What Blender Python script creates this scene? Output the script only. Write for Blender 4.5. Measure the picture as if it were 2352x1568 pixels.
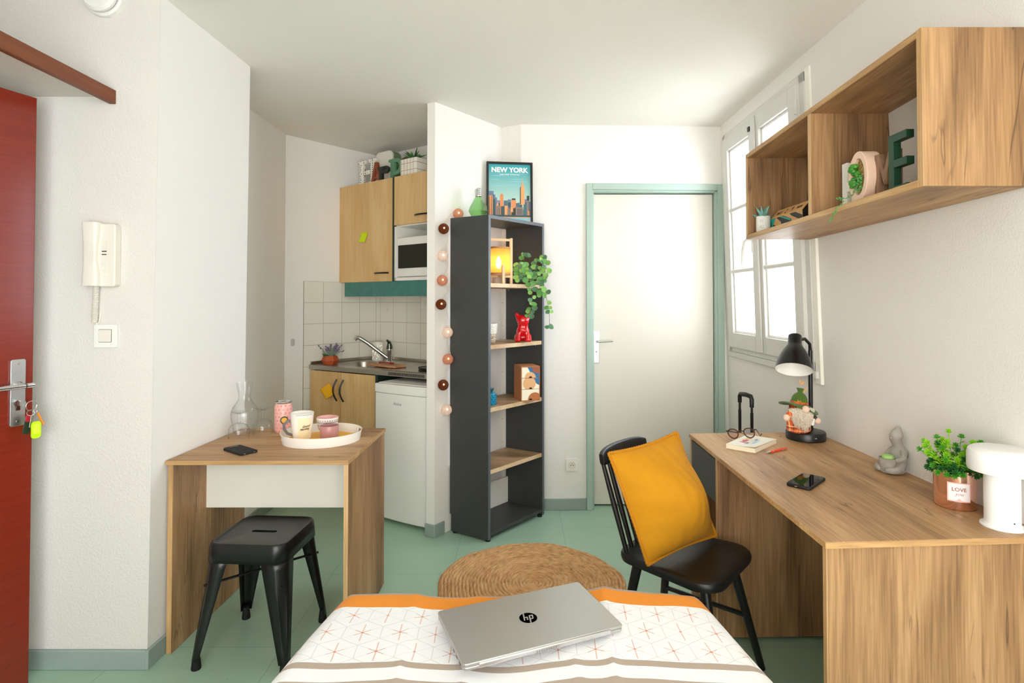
import bpy, bmesh, math, random
from math import radians as R, sin, cos, pi
from mathutils import Vector, Matrix, noise

for o in list(bpy.data.objects): bpy.data.objects.remove(o)
SC = bpy.context.scene
COL = SC.collection
random.seed(7)

# ------------------------------------------------------------------ camera
cd = bpy.data.cameras.new('camera'); cam = bpy.data.objects.new('camera', cd); COL.objects.link(cam)
cd.sensor_width = 36.0; cd.lens = 20.0
cd.shift_x = -17/2352; cd.shift_y = -117/2352
cd.clip_start = .05; cd.clip_end = 60
cam.location = (0, 0, 1.374); cam.rotation_euler = (R(91.0), 0, 0)
SC.camera = cam

# ------------------------------------------------------------------ sky, exposure, window portals
w = bpy.data.worlds.new('world'); SC.world = w; w.use_nodes = True
bg = w.node_tree.nodes['Background']
wt_ = w.node_tree
_tc = wt_.nodes.new('ShaderNodeTexCoord'); _sp = wt_.nodes.new('ShaderNodeSeparateXYZ'); _rp = wt_.nodes.new('ShaderNodeValToRGB')
wt_.links.new(_tc.outputs['Generated'], _sp.inputs[0]); wt_.links.new(_sp.outputs[0], _rp.inputs[0]); wt_.links.new(_rp.outputs[0], bg.inputs['Color'])
_rp.color_ramp.elements[0].position = .1; _rp.color_ramp.elements[0].color = (1.0, .972, .925, 1)      # warm sky behind the room
_rp.color_ramp.elements[1].position = .8; _rp.color_ramp.elements[1].color = (1.02, 1.12, 1.25, 1)       # cooler sky in the side window
bg.inputs['Strength'].default_value = 6.0
SC.view_settings.view_transform = 'Standard'; SC.view_settings.look = 'None'
SC.view_settings.exposure = 0.66; SC.view_settings.gamma = 1.0
SC.view_settings.use_curve_mapping = False
SC.cycles.transparent_max_bounces = 32; SC.cycles.max_bounces = 16; SC.cycles.diffuse_bounces = 10

def area(name, loc, rot, sx, sy, power=1, color=(1, 1, 1), portal=False):
    l = bpy.data.lights.new(name, 'AREA'); l.shape = 'RECTANGLE'; l.size = sx; l.size_y = sy
    l.energy = power; l.color = color
    if portal: l.cycles.is_portal = True
    o = bpy.data.objects.new(name, l); COL.objects.link(o); o.location = loc; o.rotation_euler = rot
    return o
area('portal_rear', (.1, -1.42, 1.3), (R(90), 0, 0), 2.3, 2.2, portal=True)
area('portal_side', (1.64, 3.2, 1.75), (R(90), 0, R(90)), 1.0, 1.35, portal=True)

# ------------------------------------------------------------------ helpers
W = {}
ABSZ = set()
def lin(c):
    if isinstance(c, str):
        c = c.lstrip('#'); c = [int(c[i:i+2], 16)/255 for i in (0, 2, 4)]
        c = [x/12.92 if x <= .04045 else ((x+.055)/1.055)**2.4 for x in c]
    return (c[0], c[1], c[2], 1.0)

def nd(nt, typ, ins=None, **props):
    n = nt.nodes.new(typ)
    for k, v in props.items(): setattr(n, k, v)
    for k, v in (ins or {}).items():
        if isinstance(v, bpy.types.NodeSocket): nt.links.new(v, n.inputs[k])
        else: n.inputs[k].default_value = v
    return n
def mth(nt, op, a, b=0.0, c=None, clamp=False):
    n = nt.nodes.new('ShaderNodeMath'); n.operation = op; n.use_clamp = clamp
    for i, v in enumerate((a, b) if c is None else (a, b, c)):
        if isinstance(v, bpy.types.NodeSocket): nt.links.new(v, n.inputs[i])
        else: n.inputs[i].default_value = v
    return n.outputs[0]
def mixc(nt, f, a, b):
    n = nt.nodes.new('ShaderNodeMix'); n.data_type = 'RGBA'
    for i, v in ((0, f), (6, a), (7, b)):
        if isinstance(v, bpy.types.NodeSocket): nt.links.new(v, n.inputs[i])
        else: n.inputs[i].default_value = v
    return n.outputs[2]
def ramp(nt, f, stops):
    n = nt.nodes.new('ShaderNodeValToRGB'); e = n.color_ramp.elements
    while len(e) < len(stops): e.new(.5)
    for i, (p, c) in enumerate(stops): e[i].position = p; e[i].color = c if len(c) == 4 else lin(c)
    nt.links.new(f, n.inputs[0]); return n.outputs[0]
def base(name):
    m = bpy.data.materials.new(name); m.use_nodes = True
    nt = m.node_tree; b = nt.nodes['Principled BSDF']
    return m, nt, b
def mat(name, col, rough=.5, metal=0., spec=.5, bump=None, var=None, coat=0, emis=None, sheen=0):
    m, nt, b = base(name); c = lin(col)
    b.inputs['Base Color'].default_value = c; b.inputs['Roughness'].default_value = rough
    b.inputs['Metallic'].default_value = metal; b.inputs['Specular IOR Level'].default_value = spec
    b.inputs['Coat Weight'].default_value = coat; b.inputs['Sheen Weight'].default_value = sheen
    if emis: b.inputs['Emission Color'].default_value = lin(emis[0]); b.inputs['Emission Strength'].default_value = emis[1]
    tc = nd(nt, 'ShaderNodeTexCoord').outputs['Object']
    if bump:
        n = nd(nt, 'ShaderNodeTexNoise', {'Vector': tc, 'Scale': bump[0], 'Detail': 3.0})
        bp = nd(nt, 'ShaderNodeBump', {'Height': n.outputs['Fac'], 'Strength': bump[1], 'Distance': bump[2] if len(bump) > 2 else .002})
        nt.links.new(bp.outputs[0], b.inputs['Normal'])
    if var:
        n = nd(nt, 'ShaderNodeTexNoise', {'Vector': tc, 'Scale': var[0], 'Detail': 4.0})
        d = [max(0, x*(1-var[1])) for x in c[:3]]+[1]; l = [min(1, x*(1+var[1])) for x in c[:3]]+[1]
        nt.links.new(ramp(nt, n.outputs['Fac'], [(.3, tuple(d)), (.7, tuple(l))]), b.inputs['Base Color'])
    return m
def glass(name, tint=(1, 1, 1), refl=1.0, rough=0.0):
    m = bpy.data.materials.new(name); m.use_nodes = True; nt = m.node_tree; nt.nodes.clear()
    g = nd(nt, 'ShaderNodeBsdfGlossy', {'Roughness': rough})
    f = nd(nt, 'ShaderNodeLayerWeight', {'Blend': .5})
    fac = mth(nt, 'MULTIPLY', mth(nt, 'ADD', mth(nt, 'MULTIPLY', mth(nt, 'POWER', f.outputs['Facing'], 3.0), .5), .05), refl, clamp=True)
    e = mth(nt, 'SUBTRACT', 1.0, mth(nt, 'MULTIPLY', mth(nt, 'POWER', f.outputs['Facing'], 2.5), .38 if refl >= 1 else 0.0))
    tcol = mixc(nt, e, (*[c*.45 for c in tint], 1), (*tint, 1))
    t = nd(nt, 'ShaderNodeBsdfTransparent', {'Color': tcol})
    mx = nd(nt, 'ShaderNodeMixShader', {0: fac}); nt.links.new(t.outputs[0], mx.inputs[1]); nt.links.new(g.outputs[0], mx.inputs[2])
    o = nd(nt, 'ShaderNodeOutputMaterial'); nt.links.new(mx.outputs[0], o.inputs[0]); return m
def wood(name, axis, dark='#866443', mid='#b0885e', light='#c8a276', k=1.0, crack=1.0, rough=.5):
    m, nt, b = base(name)
    tc = nd(nt, 'ShaderNodeTexCoord').outputs['Object']
    oi = nd(nt, 'ShaderNodeObjectInfo').outputs['Random']
    off = mth(nt, 'MULTIPLY', oi, 17.0)
    cb = nd(nt, 'ShaderNodeCombineXYZ', {0: off, 1: off, 2: off}).outputs[0]
    v = nd(nt, 'ShaderNodeVectorMath', {0: tc, 1: cb}, operation='ADD').outputs[0]
    def mp(al, ac):
        s = [ac*k]*3; s['xyz'.index(axis)] = al*k
        return nd(nt, 'ShaderNodeMapping', {'Vector': v, 'Scale': s}).outputs[0]
    big = nd(nt, 'ShaderNodeTexNoise', {'Vector': mp(.9, 7), 'Scale': 1.0, 'Detail': 5.0, 'Distortion': .8}).outputs['Fac']
    fine = nd(nt, 'ShaderNodeTexNoise', {'Vector': mp(5, 150), 'Scale': 1.0, 'Detail': 3.0}).outputs['Fac']
    f = mth(nt, 'ADD', mth(nt, 'MULTIPLY', big, .66), mth(nt, 'MULTIPLY', fine, .34))
    col = ramp(nt, f, [(.36, dark), (.5, mid), (.63, light)])
    c1 = nd(nt, 'ShaderNodeTexNoise', {'Vector': mp(1.1, 9), 'Scale': 1.0, 'Detail': 2.0, 'Distortion': .5}).outputs['Fac']
    line = mth(nt, 'SUBTRACT', 1.0, mth(nt, 'DIVIDE', mth(nt, 'ABSOLUTE', mth(nt, 'SUBTRACT', c1, .5)), .011, ), clamp=True)
    msk = nd(nt, 'ShaderNodeTexNoise', {'Vector': mp(2.2, 5), 'Scale': 1.0}).outputs['Fac']
    msk = mth(nt, 'MULTIPLY', mth(nt, 'SUBTRACT', msk, .50), 8.0, clamp=True)
    kn = nd(nt, 'ShaderNodeTexVoronoi', {'Vector': mp(1.5, 5.5), 'Scale': 1.0}).outputs['Distance']
    kn = mth(nt, 'MULTIPLY', mth(nt, 'SUBTRACT', .27, kn), 4.0, clamp=True)
    c2 = nd(nt, 'ShaderNodeTexNoise', {'Vector': mp(2.6, 26), 'Scale': 1.0, 'Detail': 2.0, 'Distortion': .4}).outputs['Fac']
    l2 = mth(nt, 'SUBTRACT', 1.0, mth(nt, 'DIVIDE', mth(nt, 'ABSOLUTE', mth(nt, 'SUBTRACT', c2, .5)), .03), clamp=True)
    m2 = nd(nt, 'ShaderNodeTexNoise', {'Vector': mp(4.5, 11), 'Scale': 1.0, 'Detail': 1.0}).outputs['Fac']
    m2 = mth(nt, 'MULTIPLY', mth(nt, 'SUBTRACT', m2, .60), 9.0, clamp=True)
    dk = mth(nt, 'MULTIPLY', mth(nt, 'ADD', mth(nt, 'ADD', mth(nt, 'MULTIPLY', line, msk), mth(nt, 'MULTIPLY', mth(nt, 'MULTIPLY', l2, m2), .8)), mth(nt, 'MULTIPLY', kn, .75)), .8*crack, clamp=True)
    col = mixc(nt, dk, col, lin('#4f3722'))
    nt.links.new(col, b.inputs['Base Color']); b.inputs['Roughness'].default_value = rough
    bp = nd(nt, 'ShaderNodeBump', {'Height': fine, 'Strength': .2, 'Distance': .001})
    nt.links.new(bp.outputs[0], b.inputs['Normal']); return m

class G:
    "collects shapes into one mesh"
    def __init__(s): s.bm = bmesh.new(); s.mi = 0
    def _f(s, fs):
        for f in fs: f.material_index = s.mi
        return fs
    def face(s, pts):
        return s._f([s.bm.faces.new([s.bm.verts.new(p) for p in pts])])
    def hexa(s, p):
        v = [s.bm.verts.new(q) for q in p]
        return s._f([s.bm.faces.new([v[i] for i in q]) for q in ((3, 2, 1, 0), (4, 5, 6, 7), (0, 1, 5, 4), (1, 2, 6, 5), (2, 3, 7, 6), (3, 0, 4, 7))])
    def box(s, x0, x1, y0, y1, z0, z1, M=None):
        p = [(x0, y0, z0), (x1, y0, z0), (x1, y1, z0), (x0, y1, z0), (x0, y0, z1), (x1, y0, z1), (x1, y1, z1), (x0, y1, z1)]
        if M: p = [M @ Vector(q) for q in p]
        return s.hexa(p)
    def prism(s, poly, z0, z1, M=None):
        lo = [Vector((*q[:2], z0)) for q in poly]; hi = [Vector((*q[:2], z1)) for q in poly]
        if M: lo = [M @ q for q in lo]; hi = [M @ q for q in hi]
        a = [s.bm.verts.new(q) for q in lo]; b = [s.bm.verts.new(q) for q in hi]; n = len(a)
        fs = [s.bm.faces.new(a[::-1]), s.bm.faces.new(b)]
        fs += [s.bm.faces.new((a[i], a[(i+1) % n], b[(i+1) % n], b[i])) for i in range(n)]
        return s._f(fs)
    def ring(s, outer, inner, z0, z1, M=None):
        "prism with a hole; outer and inner have the same number of points"
        n = len(outer); L = []
        for poly, z in ((outer, z0), (inner, z0), (outer, z1), (inner, z1)):
            L.append([s.bm.verts.new((M @ Vector((*q, z))) if M else (*q, z)) for q in poly])
        fs = []
        for i in range(n):
            j = (i+1) % n
            fs += [s.bm.faces.new(q) for q in ((L[0][j], L[0][i], L[1][i], L[1][j]), (L[2][i], L[2][j], L[3][j], L[3][i]),
                   (L[0][i], L[0][j], L[2][j], L[2][i]), (L[1][j], L[1][i], L[3][i], L[3][j]))]
        return s._f(fs)
    def lathe(s, prof, c=(0, 0, 0), seg=32, M=None, sx=1, sy=1):
        rings = []
        for r, z in prof:
            if r < 1e-6: q = [Vector((0, 0, z))]
            else: q = [Vector((r*sx*cos(2*pi*i/seg), r*sy*sin(2*pi*i/seg), z)) for i in range(seg)]
            q = [(M @ p if M else p)+Vector(c) for p in q]
            rings.append([s.bm.verts.new(p) for p in q])
        fs = []
        for a, b in zip(rings, rings[1:]):
            for i in range(seg):
                j = (i+1) % seg
                if len(a) == 1 and len(b) == 1: continue
                if len(a) == 1: fs.append(s.bm.faces.new((a[0], b[j], b[i])))
                elif len(b) == 1: fs.append(s.bm.faces.new((a[i], a[j], b[0])))
                else: fs.append(s.bm.faces.new((a[i], a[j], b[j], b[i])))
        return s._f(fs)
    def cyl(s, p0, p1, r0, r1=None, seg=16, sx=1, sy=1):
        p0, p1 = Vector(p0), Vector(p1); d = p1-p0; r1 = r0 if r1 is None else r1
        M = d.to_track_quat('Z', 'Y').to_matrix().to_4x4()
        return s.lathe([(0, 0), (r0, 0), (r1, d.length), (0, d.length)], p0, seg, M, sx, sy)
    def sphere(s, c, r, seg=16, sc=(1, 1, 1), M=None):
        n = max(6, seg//2); pr = [(abs(sin(pi*i/n)), -cos(pi*i/n)) for i in range(n+1)]
        pr[0] = (0, -1); pr[-1] = (0, 1)
        S = Matrix.Diagonal((r*sc[0], r*sc[1], r*sc[2], 1))
        return s.lathe(pr, c, seg, (M @ S) if M else S)
    def tube(s, pts, r, seg=8, closed=False, cap=True):
        pts = [Vector(p) for p in pts]; n = len(pts)
        rs = r if isinstance(r, (list, tuple)) else [r]*n
        rings = []; up = None
        for i, p in enumerate(pts):
            a = pts[(i-1) % n] if (closed or i > 0) else p; b = pts[(i+1) % n] if (closed or i < n-1) else p
            t = (b-a).normalized()
            if up is None: up = t.orthogonal().normalized()
            else:
                up = up-t*up.dot(t); up = up.normalized() if up.length > 1e-6 else t.orthogonal().normalized()
            sd = t.cross(up)
            rings.append([s.bm.verts.new(p+(up*cos(2*pi*k/seg)+sd*sin(2*pi*k/seg))*rs[i]) for k in range(seg)])
        fs = []; m = n if closed else n-1
        for i in range(m):
            A, B = rings[i], rings[(i+1) % n]
            fs += [s.bm.faces.new((A[k], A[(k+1) % seg], B[(k+1) % seg], B[k])) for k in range(seg)]
        if cap and not closed: fs += [s.bm.faces.new(rings[0][::-1]), s.bm.faces.new(rings[-1])]
        return s._f(fs)
    def grid(s, f, nu, nv, uv=None, closeu=False):
        V = [[s.bm.verts.new(f(i/(nu if closeu else nu-1), j/(nv-1))) for j in range(nv)] for i in range(nu)]
        fs = []; L = s.bm.loops.layers.uv.verify() if uv else None
        for i in range(nu if closeu else nu-1):
            for j in range(nv-1):
                k = (i+1) % nu; ff = s.bm.faces.new((V[i][j], V[k][j], V[k][j+1], V[i][j+1])); fs.append(ff)
                if uv:
                    for lp, (a, b) in zip(ff.loops, ((i, j), (i+1, j), (i+1, j+1), (i, j+1))):
                        lp[L].uv = uv(a/(nu-1), b/(nv-1))
        return s._f(fs)
    def text(s, txt, size, M, depth=.0006, bold=0., space=1.0, sx=1.0, shear=0.):
        cu = bpy.data.curves.new('t', 'FONT'); cu.body = txt; cu.size = size; cu.extrude = depth; cu.offset = bold
        cu.align_x = 'CENTER'; cu.align_y = 'CENTER'; cu.space_character = space; cu.shear = shear; cu.resolution_u = 3
        o = bpy.data.objects.new('t', cu); COL.objects.link(o)
        dg = bpy.context.evaluated_depsgraph_get(); me = bpy.data.meshes.new_from_object(o.evaluated_get(dg))
        me.transform(M @ Matrix.Diagonal((sx, 1, 1, 1)))
        k = len(s.bm.faces); s.bm.from_mesh(me); s.bm.faces.ensure_lookup_table()
        for f in s.bm.faces[k:]: f.material_index = s.mi
        bpy.data.objects.remove(o); bpy.data.curves.remove(cu); bpy.data.meshes.remove(me)
    def done(s, name, mats, parent=None, world=True, bevel=0., sharp=35, flip=True, solid=0., sub=0):
        bm = s.bm
        if flip: bmesh.ops.recalc_face_normals(bm, faces=bm.faces)
        if parent is not None and world: bm.transform(W[parent.name].inverted())
        elif parent is not None and parent.name in ABSZ: bm.transform(Matrix.Translation((0, 0, -W[parent.name].translation.z)))
        me = bpy.data.meshes.new(name); bm.to_mesh(me); bm.free()
        for m in (mats if isinstance(mats, (list, tuple)) else [mats]): me.materials.append(m)
        me.polygons.foreach_set('use_smooth', [True]*len(me.polygons)); me.set_sharp_from_angle(angle=R(sharp))
        o = bpy.data.objects.new(name, me); COL.objects.link(o)
        if parent is not None:
            o.parent = parent; W[o.name] = W[parent.name]
            if parent.name in ABSZ: ABSZ.add(o.name)
        else: W[o.name] = Matrix.Identity(4)
        if solid:
            md = o.modifiers.new('solid', 'SOLIDIFY'); md.thickness = solid; md.offset = 0
        if bevel:
            md = o.modifiers.new('bevel', 'BEVEL'); md.width = bevel; md.segments = 2; md.limit_method = 'ANGLE'; md.angle_limit = R(40)
        if sub:
            md = o.modifiers.new('sub', 'SUBSURF'); md.levels = sub; md.render_levels = sub
        return o

def thing(name, label, cat, loc=(0, 0, 0), rz=0., group=None, absz=False):
    o = bpy.data.objects.new(name, None); COL.objects.link(o); o.empty_display_size = .05
    o.location = loc; o.rotation_euler = (0, 0, rz)
    W[o.name] = Matrix.Translation(loc) @ Matrix.Rotation(rz, 4, 'Z')
    if absz: ABSZ.add(o.name)
    return tag(o, label, cat, group)
def tag(o, label, cat, group=None):
    o['label'] = label; o['category'] = cat
    if group: o['group'] = group
    return o
def rebase(o, loc):
    "move the origin of a one-mesh thing to its base"
    o.data.transform(Matrix.Translation(-Vector(loc))); o.location = loc; W[o.name] = Matrix.Translation(loc); return o
def struct(o): o['kind'] = 'structure'; return o
def copy_tree(o, parent=None):
    c = o.copy(); COL.objects.link(c)
    if parent is not None: c.parent = parent
    for ch in o.children: copy_tree(ch, c)
    return c
def rrect(w, h, r, n=5, cx=0, cy=0):
    p = []
    for sx, sy, a0 in ((1, 1, 0), (-1, 1, 90), (-1, -1, 180), (1, -1, 270)):
        for i in range(n+1):
            a = R(a0+90*i/n); p.append((cx+sx*(w/2-r)+r*cos(a), cy+sy*(h/2-r)+r*sin(a)))
    return p
def circ(r, n=24, cx=0, cy=0, ry=None): return [(cx+r*cos(2*pi*i/n), cy+(ry or r)*sin(2*pi*i/n)) for i in range(n)]
def frame(o, x, y, z=None):
    x = Vector(x).normalized(); y = Vector(y).normalized(); z = x.cross(y)
    return Matrix(((x.x, y.x, z.x, o[0]), (x.y, y.y, z.y, o[1]), (x.z, y.z, z.z, o[2]), (0, 0, 0, 1)))

# ------------------------------------------------------------------ materials
PLASTER = mat('plaster', (.845, .825, .795), .85, bump=(170, .35, .003), spec=.2)
PLASTER_SHADED = mat('plaster_coarse_shaded', (.72, .69, .655), .85, bump=(130, .55, .004), spec=.2)  # entry wall: same paint as PLASTER, its dimmer light put into the colour
CEIL = mat('ceiling_paint', (.82, .80, .755), .9, bump=(120, .35, .003), spec=.1)
GREEN = mat('green_paint', '#aabfb5', .45, bump=(60, .05))
GREENB = mat('green_skirting', '#93a29b', .5, var=(5, .08))
WHITE = mat('white_paint', '#f3f0e6', .45)
DOORW = mat('door_white', '#ddd9ce', .6)
PVC = mat('window_white', '#d6d6d2', .4)
PANE = glass('pane_glass', (1, 1, 1), .6)
OAKX, OAKY, OAKZ = wood('oak_x', 'x'), wood('oak_y', 'y'), wood('oak_z', 'z', '#7a5a3b', '#a37c54', '#bd966c')
EDGE = wood('oak_edge', 'x', '#a87f52', '#c49b68', '#d8b384', crack=.4)
EDGEZ = wood('oak_edge_z', 'z', '#a87f52', '#c49b68', '#d8b384', crack=.4)
BIRCH = wood('kitchen_wood', 'z', '#c79c62', '#d5ae76', '#dfbd88', crack=.0)
CHAR = mat('charcoal_board', '#3d3f3e', .5, var=(40, .06))
CHARE = mat('charcoal_edge', '#5a5f68', .4)
BLACK = mat('black_paint', '#101010', .4)
BLKM = mat('black_metal', '#0d0d0d', .32)
BLKP = mat('black_plastic', '#141414', .35)
RUBBER = mat('rubber', '#0b0b0b', .8)
CHROME = mat('chrome', '#d8d8d8', .12, 1.0)
STEEL = mat('brushed_steel', '#b9b4aa', .32, 1.0, bump=(200, .03))
ALU = mat('satin_aluminium', '#c9c9c7', .35, 1.0)
TEAL = mat('teal_board', '#3f7a72', .5, var=(20, .12))
DARKT = mat('dark_green_edge', '#1c2f2a', .5)
WPLAS = mat('white_plastic', '#ecebe6', .35)
CREAM = mat('cream_plastic', '#e6e1d6', .4)
CERAM = mat('white_ceramic', '#f4f1ea', .18)
LEAF = mat('leaf_green', '#4f8a3c', .45, var=(30, .3))

# ================================================================== THE ROOM
H = 2.54
m, nt, b = base('floor_vinyl')
tc = nd(nt, 'ShaderNodeTexCoord').outputs['Object']
br = nd(nt, 'ShaderNodeTexBrick', {'Vector': nd(nt, 'ShaderNodeMapping', {'Vector': tc, 'Location': (.34, .12, 0)}).outputs[0], 'Color1': lin('#a6c6b0'), 'Color2': lin('#a1c2ab'),
        'Mortar': lin('#6d9480'), 'Scale': 1.0, 'Mortar Size': .0013, 'Mortar Smooth': .3, 'Brick Width': .6, 'Row Height': .6}, offset=0.0)
n1 = nd(nt, 'ShaderNodeTexNoise', {'Vector': tc, 'Scale': 3.0, 'Detail': 5.0}).outputs['Fac']
n2 = nd(nt, 'ShaderNodeTexNoise', {'Vector': tc, 'Scale': 90.0, 'Detail': 2.0}).outputs['Fac']
sp = mth(nt, 'GREATER_THAN', nd(nt, 'ShaderNodeTexNoise', {'Vector': tc, 'Scale': 38.0, 'Detail': 1.0}).outputs['Fac'], .79)
c = mixc(nt, mth(nt, 'MULTIPLY', n1, .35), br.outputs['Color'], lin('#93b39f'))
c = mixc(nt, mth(nt, 'MULTIPLY', n2, .18), c, lin('#b3d3bf'))
c = mixc(nt, mth(nt, 'MULTIPLY', sp, .5), c, lin('#5f7f70'))
nt.links.new(c, b.inputs['Base Color'])
nt.links.new(mth(nt, 'ADD', mth(nt, 'MULTIPLY', n1, .25), .22), b.inputs['Roughness'])
FLOOR = m
g = G(); g.box(-2.9, 1.75, -1.45, 5.0, -.06, 0); struct(g.done('floor', FLOOR))
g = G(); g.box(-1.46, 1.75, -1.45, 5.0, H, H+.2); g.box(-2.9, -1.46, 2.16, 5.0, H, H+.2); g.box(-2.9, -1.46, -1.45, 2.16, H+.14, H+.2); struct(g.done('ceiling', CEIL))

# left block: x of the wall face at (y, z)
def xl(y, z):
    t = (y-2.151)/.67
    b0 = -1.392+(.027)*t; t0 = -1.370+.026*t
    return b0+(t0-b0)*z/H
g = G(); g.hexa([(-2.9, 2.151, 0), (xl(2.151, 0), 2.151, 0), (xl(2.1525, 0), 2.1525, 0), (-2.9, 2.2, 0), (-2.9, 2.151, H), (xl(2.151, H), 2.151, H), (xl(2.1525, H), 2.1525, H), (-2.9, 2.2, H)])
g.box(-2.9, -1.46, 2.151, 2.16, H, H+.14); struct(g.done('wall_entry', PLASTER_SHADED))
g = G(); g.hexa([(-1.66, 2.205, 0), (xl(2.153, 0), 2.153, 0), (xl(2.821, 0), 2.821, 0), (-1.66, 2.821, 0), (-1.66, 2.205, H), (xl(2.153, H), 2.153, H), (xl(2.821, H), 2.821, H), (-1.66, 2.821, H)])
struct(g.done('wall_left', PLASTER))
g = G(); g.box(-1.76, -1.645, 2.821, 3.995, 0, H); struct(g.done('wall_kitchen_left', PLASTER))
KA, KB = Vector((-1.640, 3.990)), Vector((-1.132, 4.587))
KR = KB+Vector((.7993, -.6009))*1.33
g = G(); g.prism([KA, KB, KB+Vector((-.02, .12)), KA+Vector((-.12, .06))], 0, H); struct(g.done('wall_kitchen_angled', PLASTER))
g = G(); g.prism([KB, KR, KR+Vector((.06, .1)), KB+Vector((-.02, .12))], 0, H); struct(g.done('wall_kitchen_rear', PLASTER))
PA, PB, PC_ = Vector((-.545, 3.352)), Vector((-.495, 3.325)), Vector((-.115, 3.825))
g = G(); g.prism([PA, PB, PC_, PC_+Vector((-.06, .02))], 0, H); struct(g.done('wall_partition', PLASTER))
B0, B1 = Vector((.01, 3.75)), Vector((1.42, 3.804))
g = G(); g.prism([PC_, B0, B0+Vector((.0, .1)), PC_+Vector((-.02, .12))], 0, H); struct(g.done('wall_corner', PLASTER))
ub = (B1-B0).normalized(); vb = Vector((-ub.y, ub.x)); aB = math.atan2(ub.y, ub.x)
MB = frame((B0.x, B0.y, 0), (ub.x, ub.y, 0), (vb.x, vb.y, 0))      # back wall: u right, v into the wall, z up
DU0, DU1, DZ = .431, 1.355, 2.150
g = G()
g.box(0, DU0+.02, 0, .12, 0, H, MB); g.box(DU0+.02, DU1-.02, 0, .12, DZ-.02, H, MB); g.box(DU1-.02, 1.50, 0, .12, 0, H, MB)
struct(g.done('wall_back', PLASTER))
# right wall (leans a little), with the window opening
def xr(y, z): return 1.492-.022*y+(1.347-1.492+.022*y)*z/H
WY0, WY1, WZ0, WZ1 = 2.665, 3.735, 1.045, 2.455
g = G()
def wr(y0, y1, z0, z1):
    g.hexa([(xr(y0, z0), y0, z0), (1.75, y0, z0), (1.75, y1, z0), (xr(y1, z0), y1, z0), (xr(y0, z1), y0, z1), (1.75, y0, z1), (1.75, y1, z1), (xr(y1, z1), y1, z1)])
wr(-1.45, WY0, 0, H); wr(WY1, 3.95, 0, H); wr(WY0, WY1, 0, WZ0); wr(WY0, WY1, WZ1, H)
struct(g.done('wall_right', PLASTER))
# rear wall behind the camera with a wide window; entry side wall
g = G(); g.box(-2.9, -1.05, -1.45, -1.3, 0, H); g.box(-2.9, -1.46, -1.45, -1.3, H, H+.14); g.box(1.25, 1.75, -1.45, -1.3, 0, H); g.box(-1.05, 1.25, -1.45, -1.3, 0, .2); g.box(-1.05, 1.25, -1.45, -1.3, 2.4, H)
struct(g.done('wall_rear', PLASTER))
g = G(); g.box(-2.9, -2.8, -1.3, 2.151, 0, H+.14); struct(g.done('wall_entry_side', PLASTER))
g = G()
for x in (-1.05, -.3, .45, 1.19): g.box(x, x+.06, -1.4, -1.34, .2, 2.4)
g.box(-1.05, 1.25, -1.4, -1.34, .2, .26); g.box(-1.05, 1.25, -1.4, -1.34, 2.34, 2.4)
wr2 = struct(g.done('window_2', PVC))
g = G(); g.box(-1.02, 1.22, -1.373, -1.367, .22, 2.38); g.done('pane', PANE, wr2)

# skirtings
g = G(); g.box(-2.8, xl(2.14, 0)-.0, 2.138, 2.151, 0, .072); struct(g.done('baseboard_entry', GREENB, bevel=.003))
g = G(); g.prism([(xl(2.138, 0)-.002, 2.138), (xl(2.138, 0)+.012, 2.138), (xl(2.82, 0)+.012, 2.833), (-1.66, 2.833), (-1.66, 2.821), (xl(2.82, 0), 2.821)], 0, .072)
struct(g.done('baseboard_left', GREENB, bevel=.003))
g = G(); g.box(-1.645, -1.633, 2.833, 3.985, 0, .07); struct(g.done('baseboard_kitchen', GREENB, bevel=.003))
d = (PC_-PB).normalized(); nrm = Vector((d.y, -d.x))
e = (PB-PA).normalized(); ne = Vector((e.y, -e.x))
q = PB+nrm*.010+ne*.01
g = G(); g.prism([PA+ne*.01-e*.004, q, PB+d*.078+nrm*.010, PB+d*.078, PB, PA-e*.004], 0, .073)
struct(g.done('baseboard_partition', GREENB, bevel=.003))
g = G(); g.box(.13, DU0-.001, -.012, 0, 0, .075, MB); struct(g.done('baseboard_back', GREENB, bevel=.003))

# white bathroom door in its green frame
g = G(); f = .042
g.box(DU0, DU0+f, -.018, .02, 0, DZ, MB); g.box(DU1-f, DU1, -.018, .02, 0, DZ, MB); g.box(DU0+f, DU1-f, -.018, .02, DZ-f, DZ, MB)
i0 = DU0+f-.006
g.box(i0, i0+.018, .0, .11, 0, DZ-f+.006, MB); g.box(DU1-f-.012, DU1-f+.006, .0, .11, 0, DZ-f+.006, MB); g.box(i0, DU1-f+.006, .0, .11, DZ-f-.012, DZ-f+.006, MB)
d1 = struct(g.done('door_1', GREEN, bevel=.004))
M2 = MB @ Matrix.Translation((DU1-f-.016, .052, 0)) @ Matrix.Rotation(R(-2.0), 4, 'Z')
g = G(); g.box(-(DU1-DU0-2*f-.030), 0, -.02, .02, .012, DZ-f-.018, M2); lf = g.done('leaf', DOORW, d1, bevel=.002)
L = DU1-DU0-2*f-.030
g = G(); g.box(-L+.004, -L+.042, -.026, -.02, .955, 1.17, M2)
pl = g.done('handle_plate', ALU, lf, bevel=.002); g = G()
g.tube([M2 @ Vector(p) for p in ((-L+.022, -.02, 1.10), (-L+.022, -.06, 1.10), (-L+.03, -.066, 1.10), (-L+.125, -.066, 1.105))], .0075, 10); g.done('lever', CHROME, lf)
g = G(); g.cyl(M2 @ Vector((-L+.022, -.0262, 1.03)), M2 @ Vector((-L+.022, -.0275, 1.03)), .004, seg=12); g.done('keyhole', BLACK, lf)
# brown sheet whose colour stands for the shade behind the door gap
g = G(); g.box(DU0, DU1, .125, .13, 0, DZ, MB); struct(g.done('door_gap_shade', mat('shade', '#6d4a34', .9)))

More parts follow.
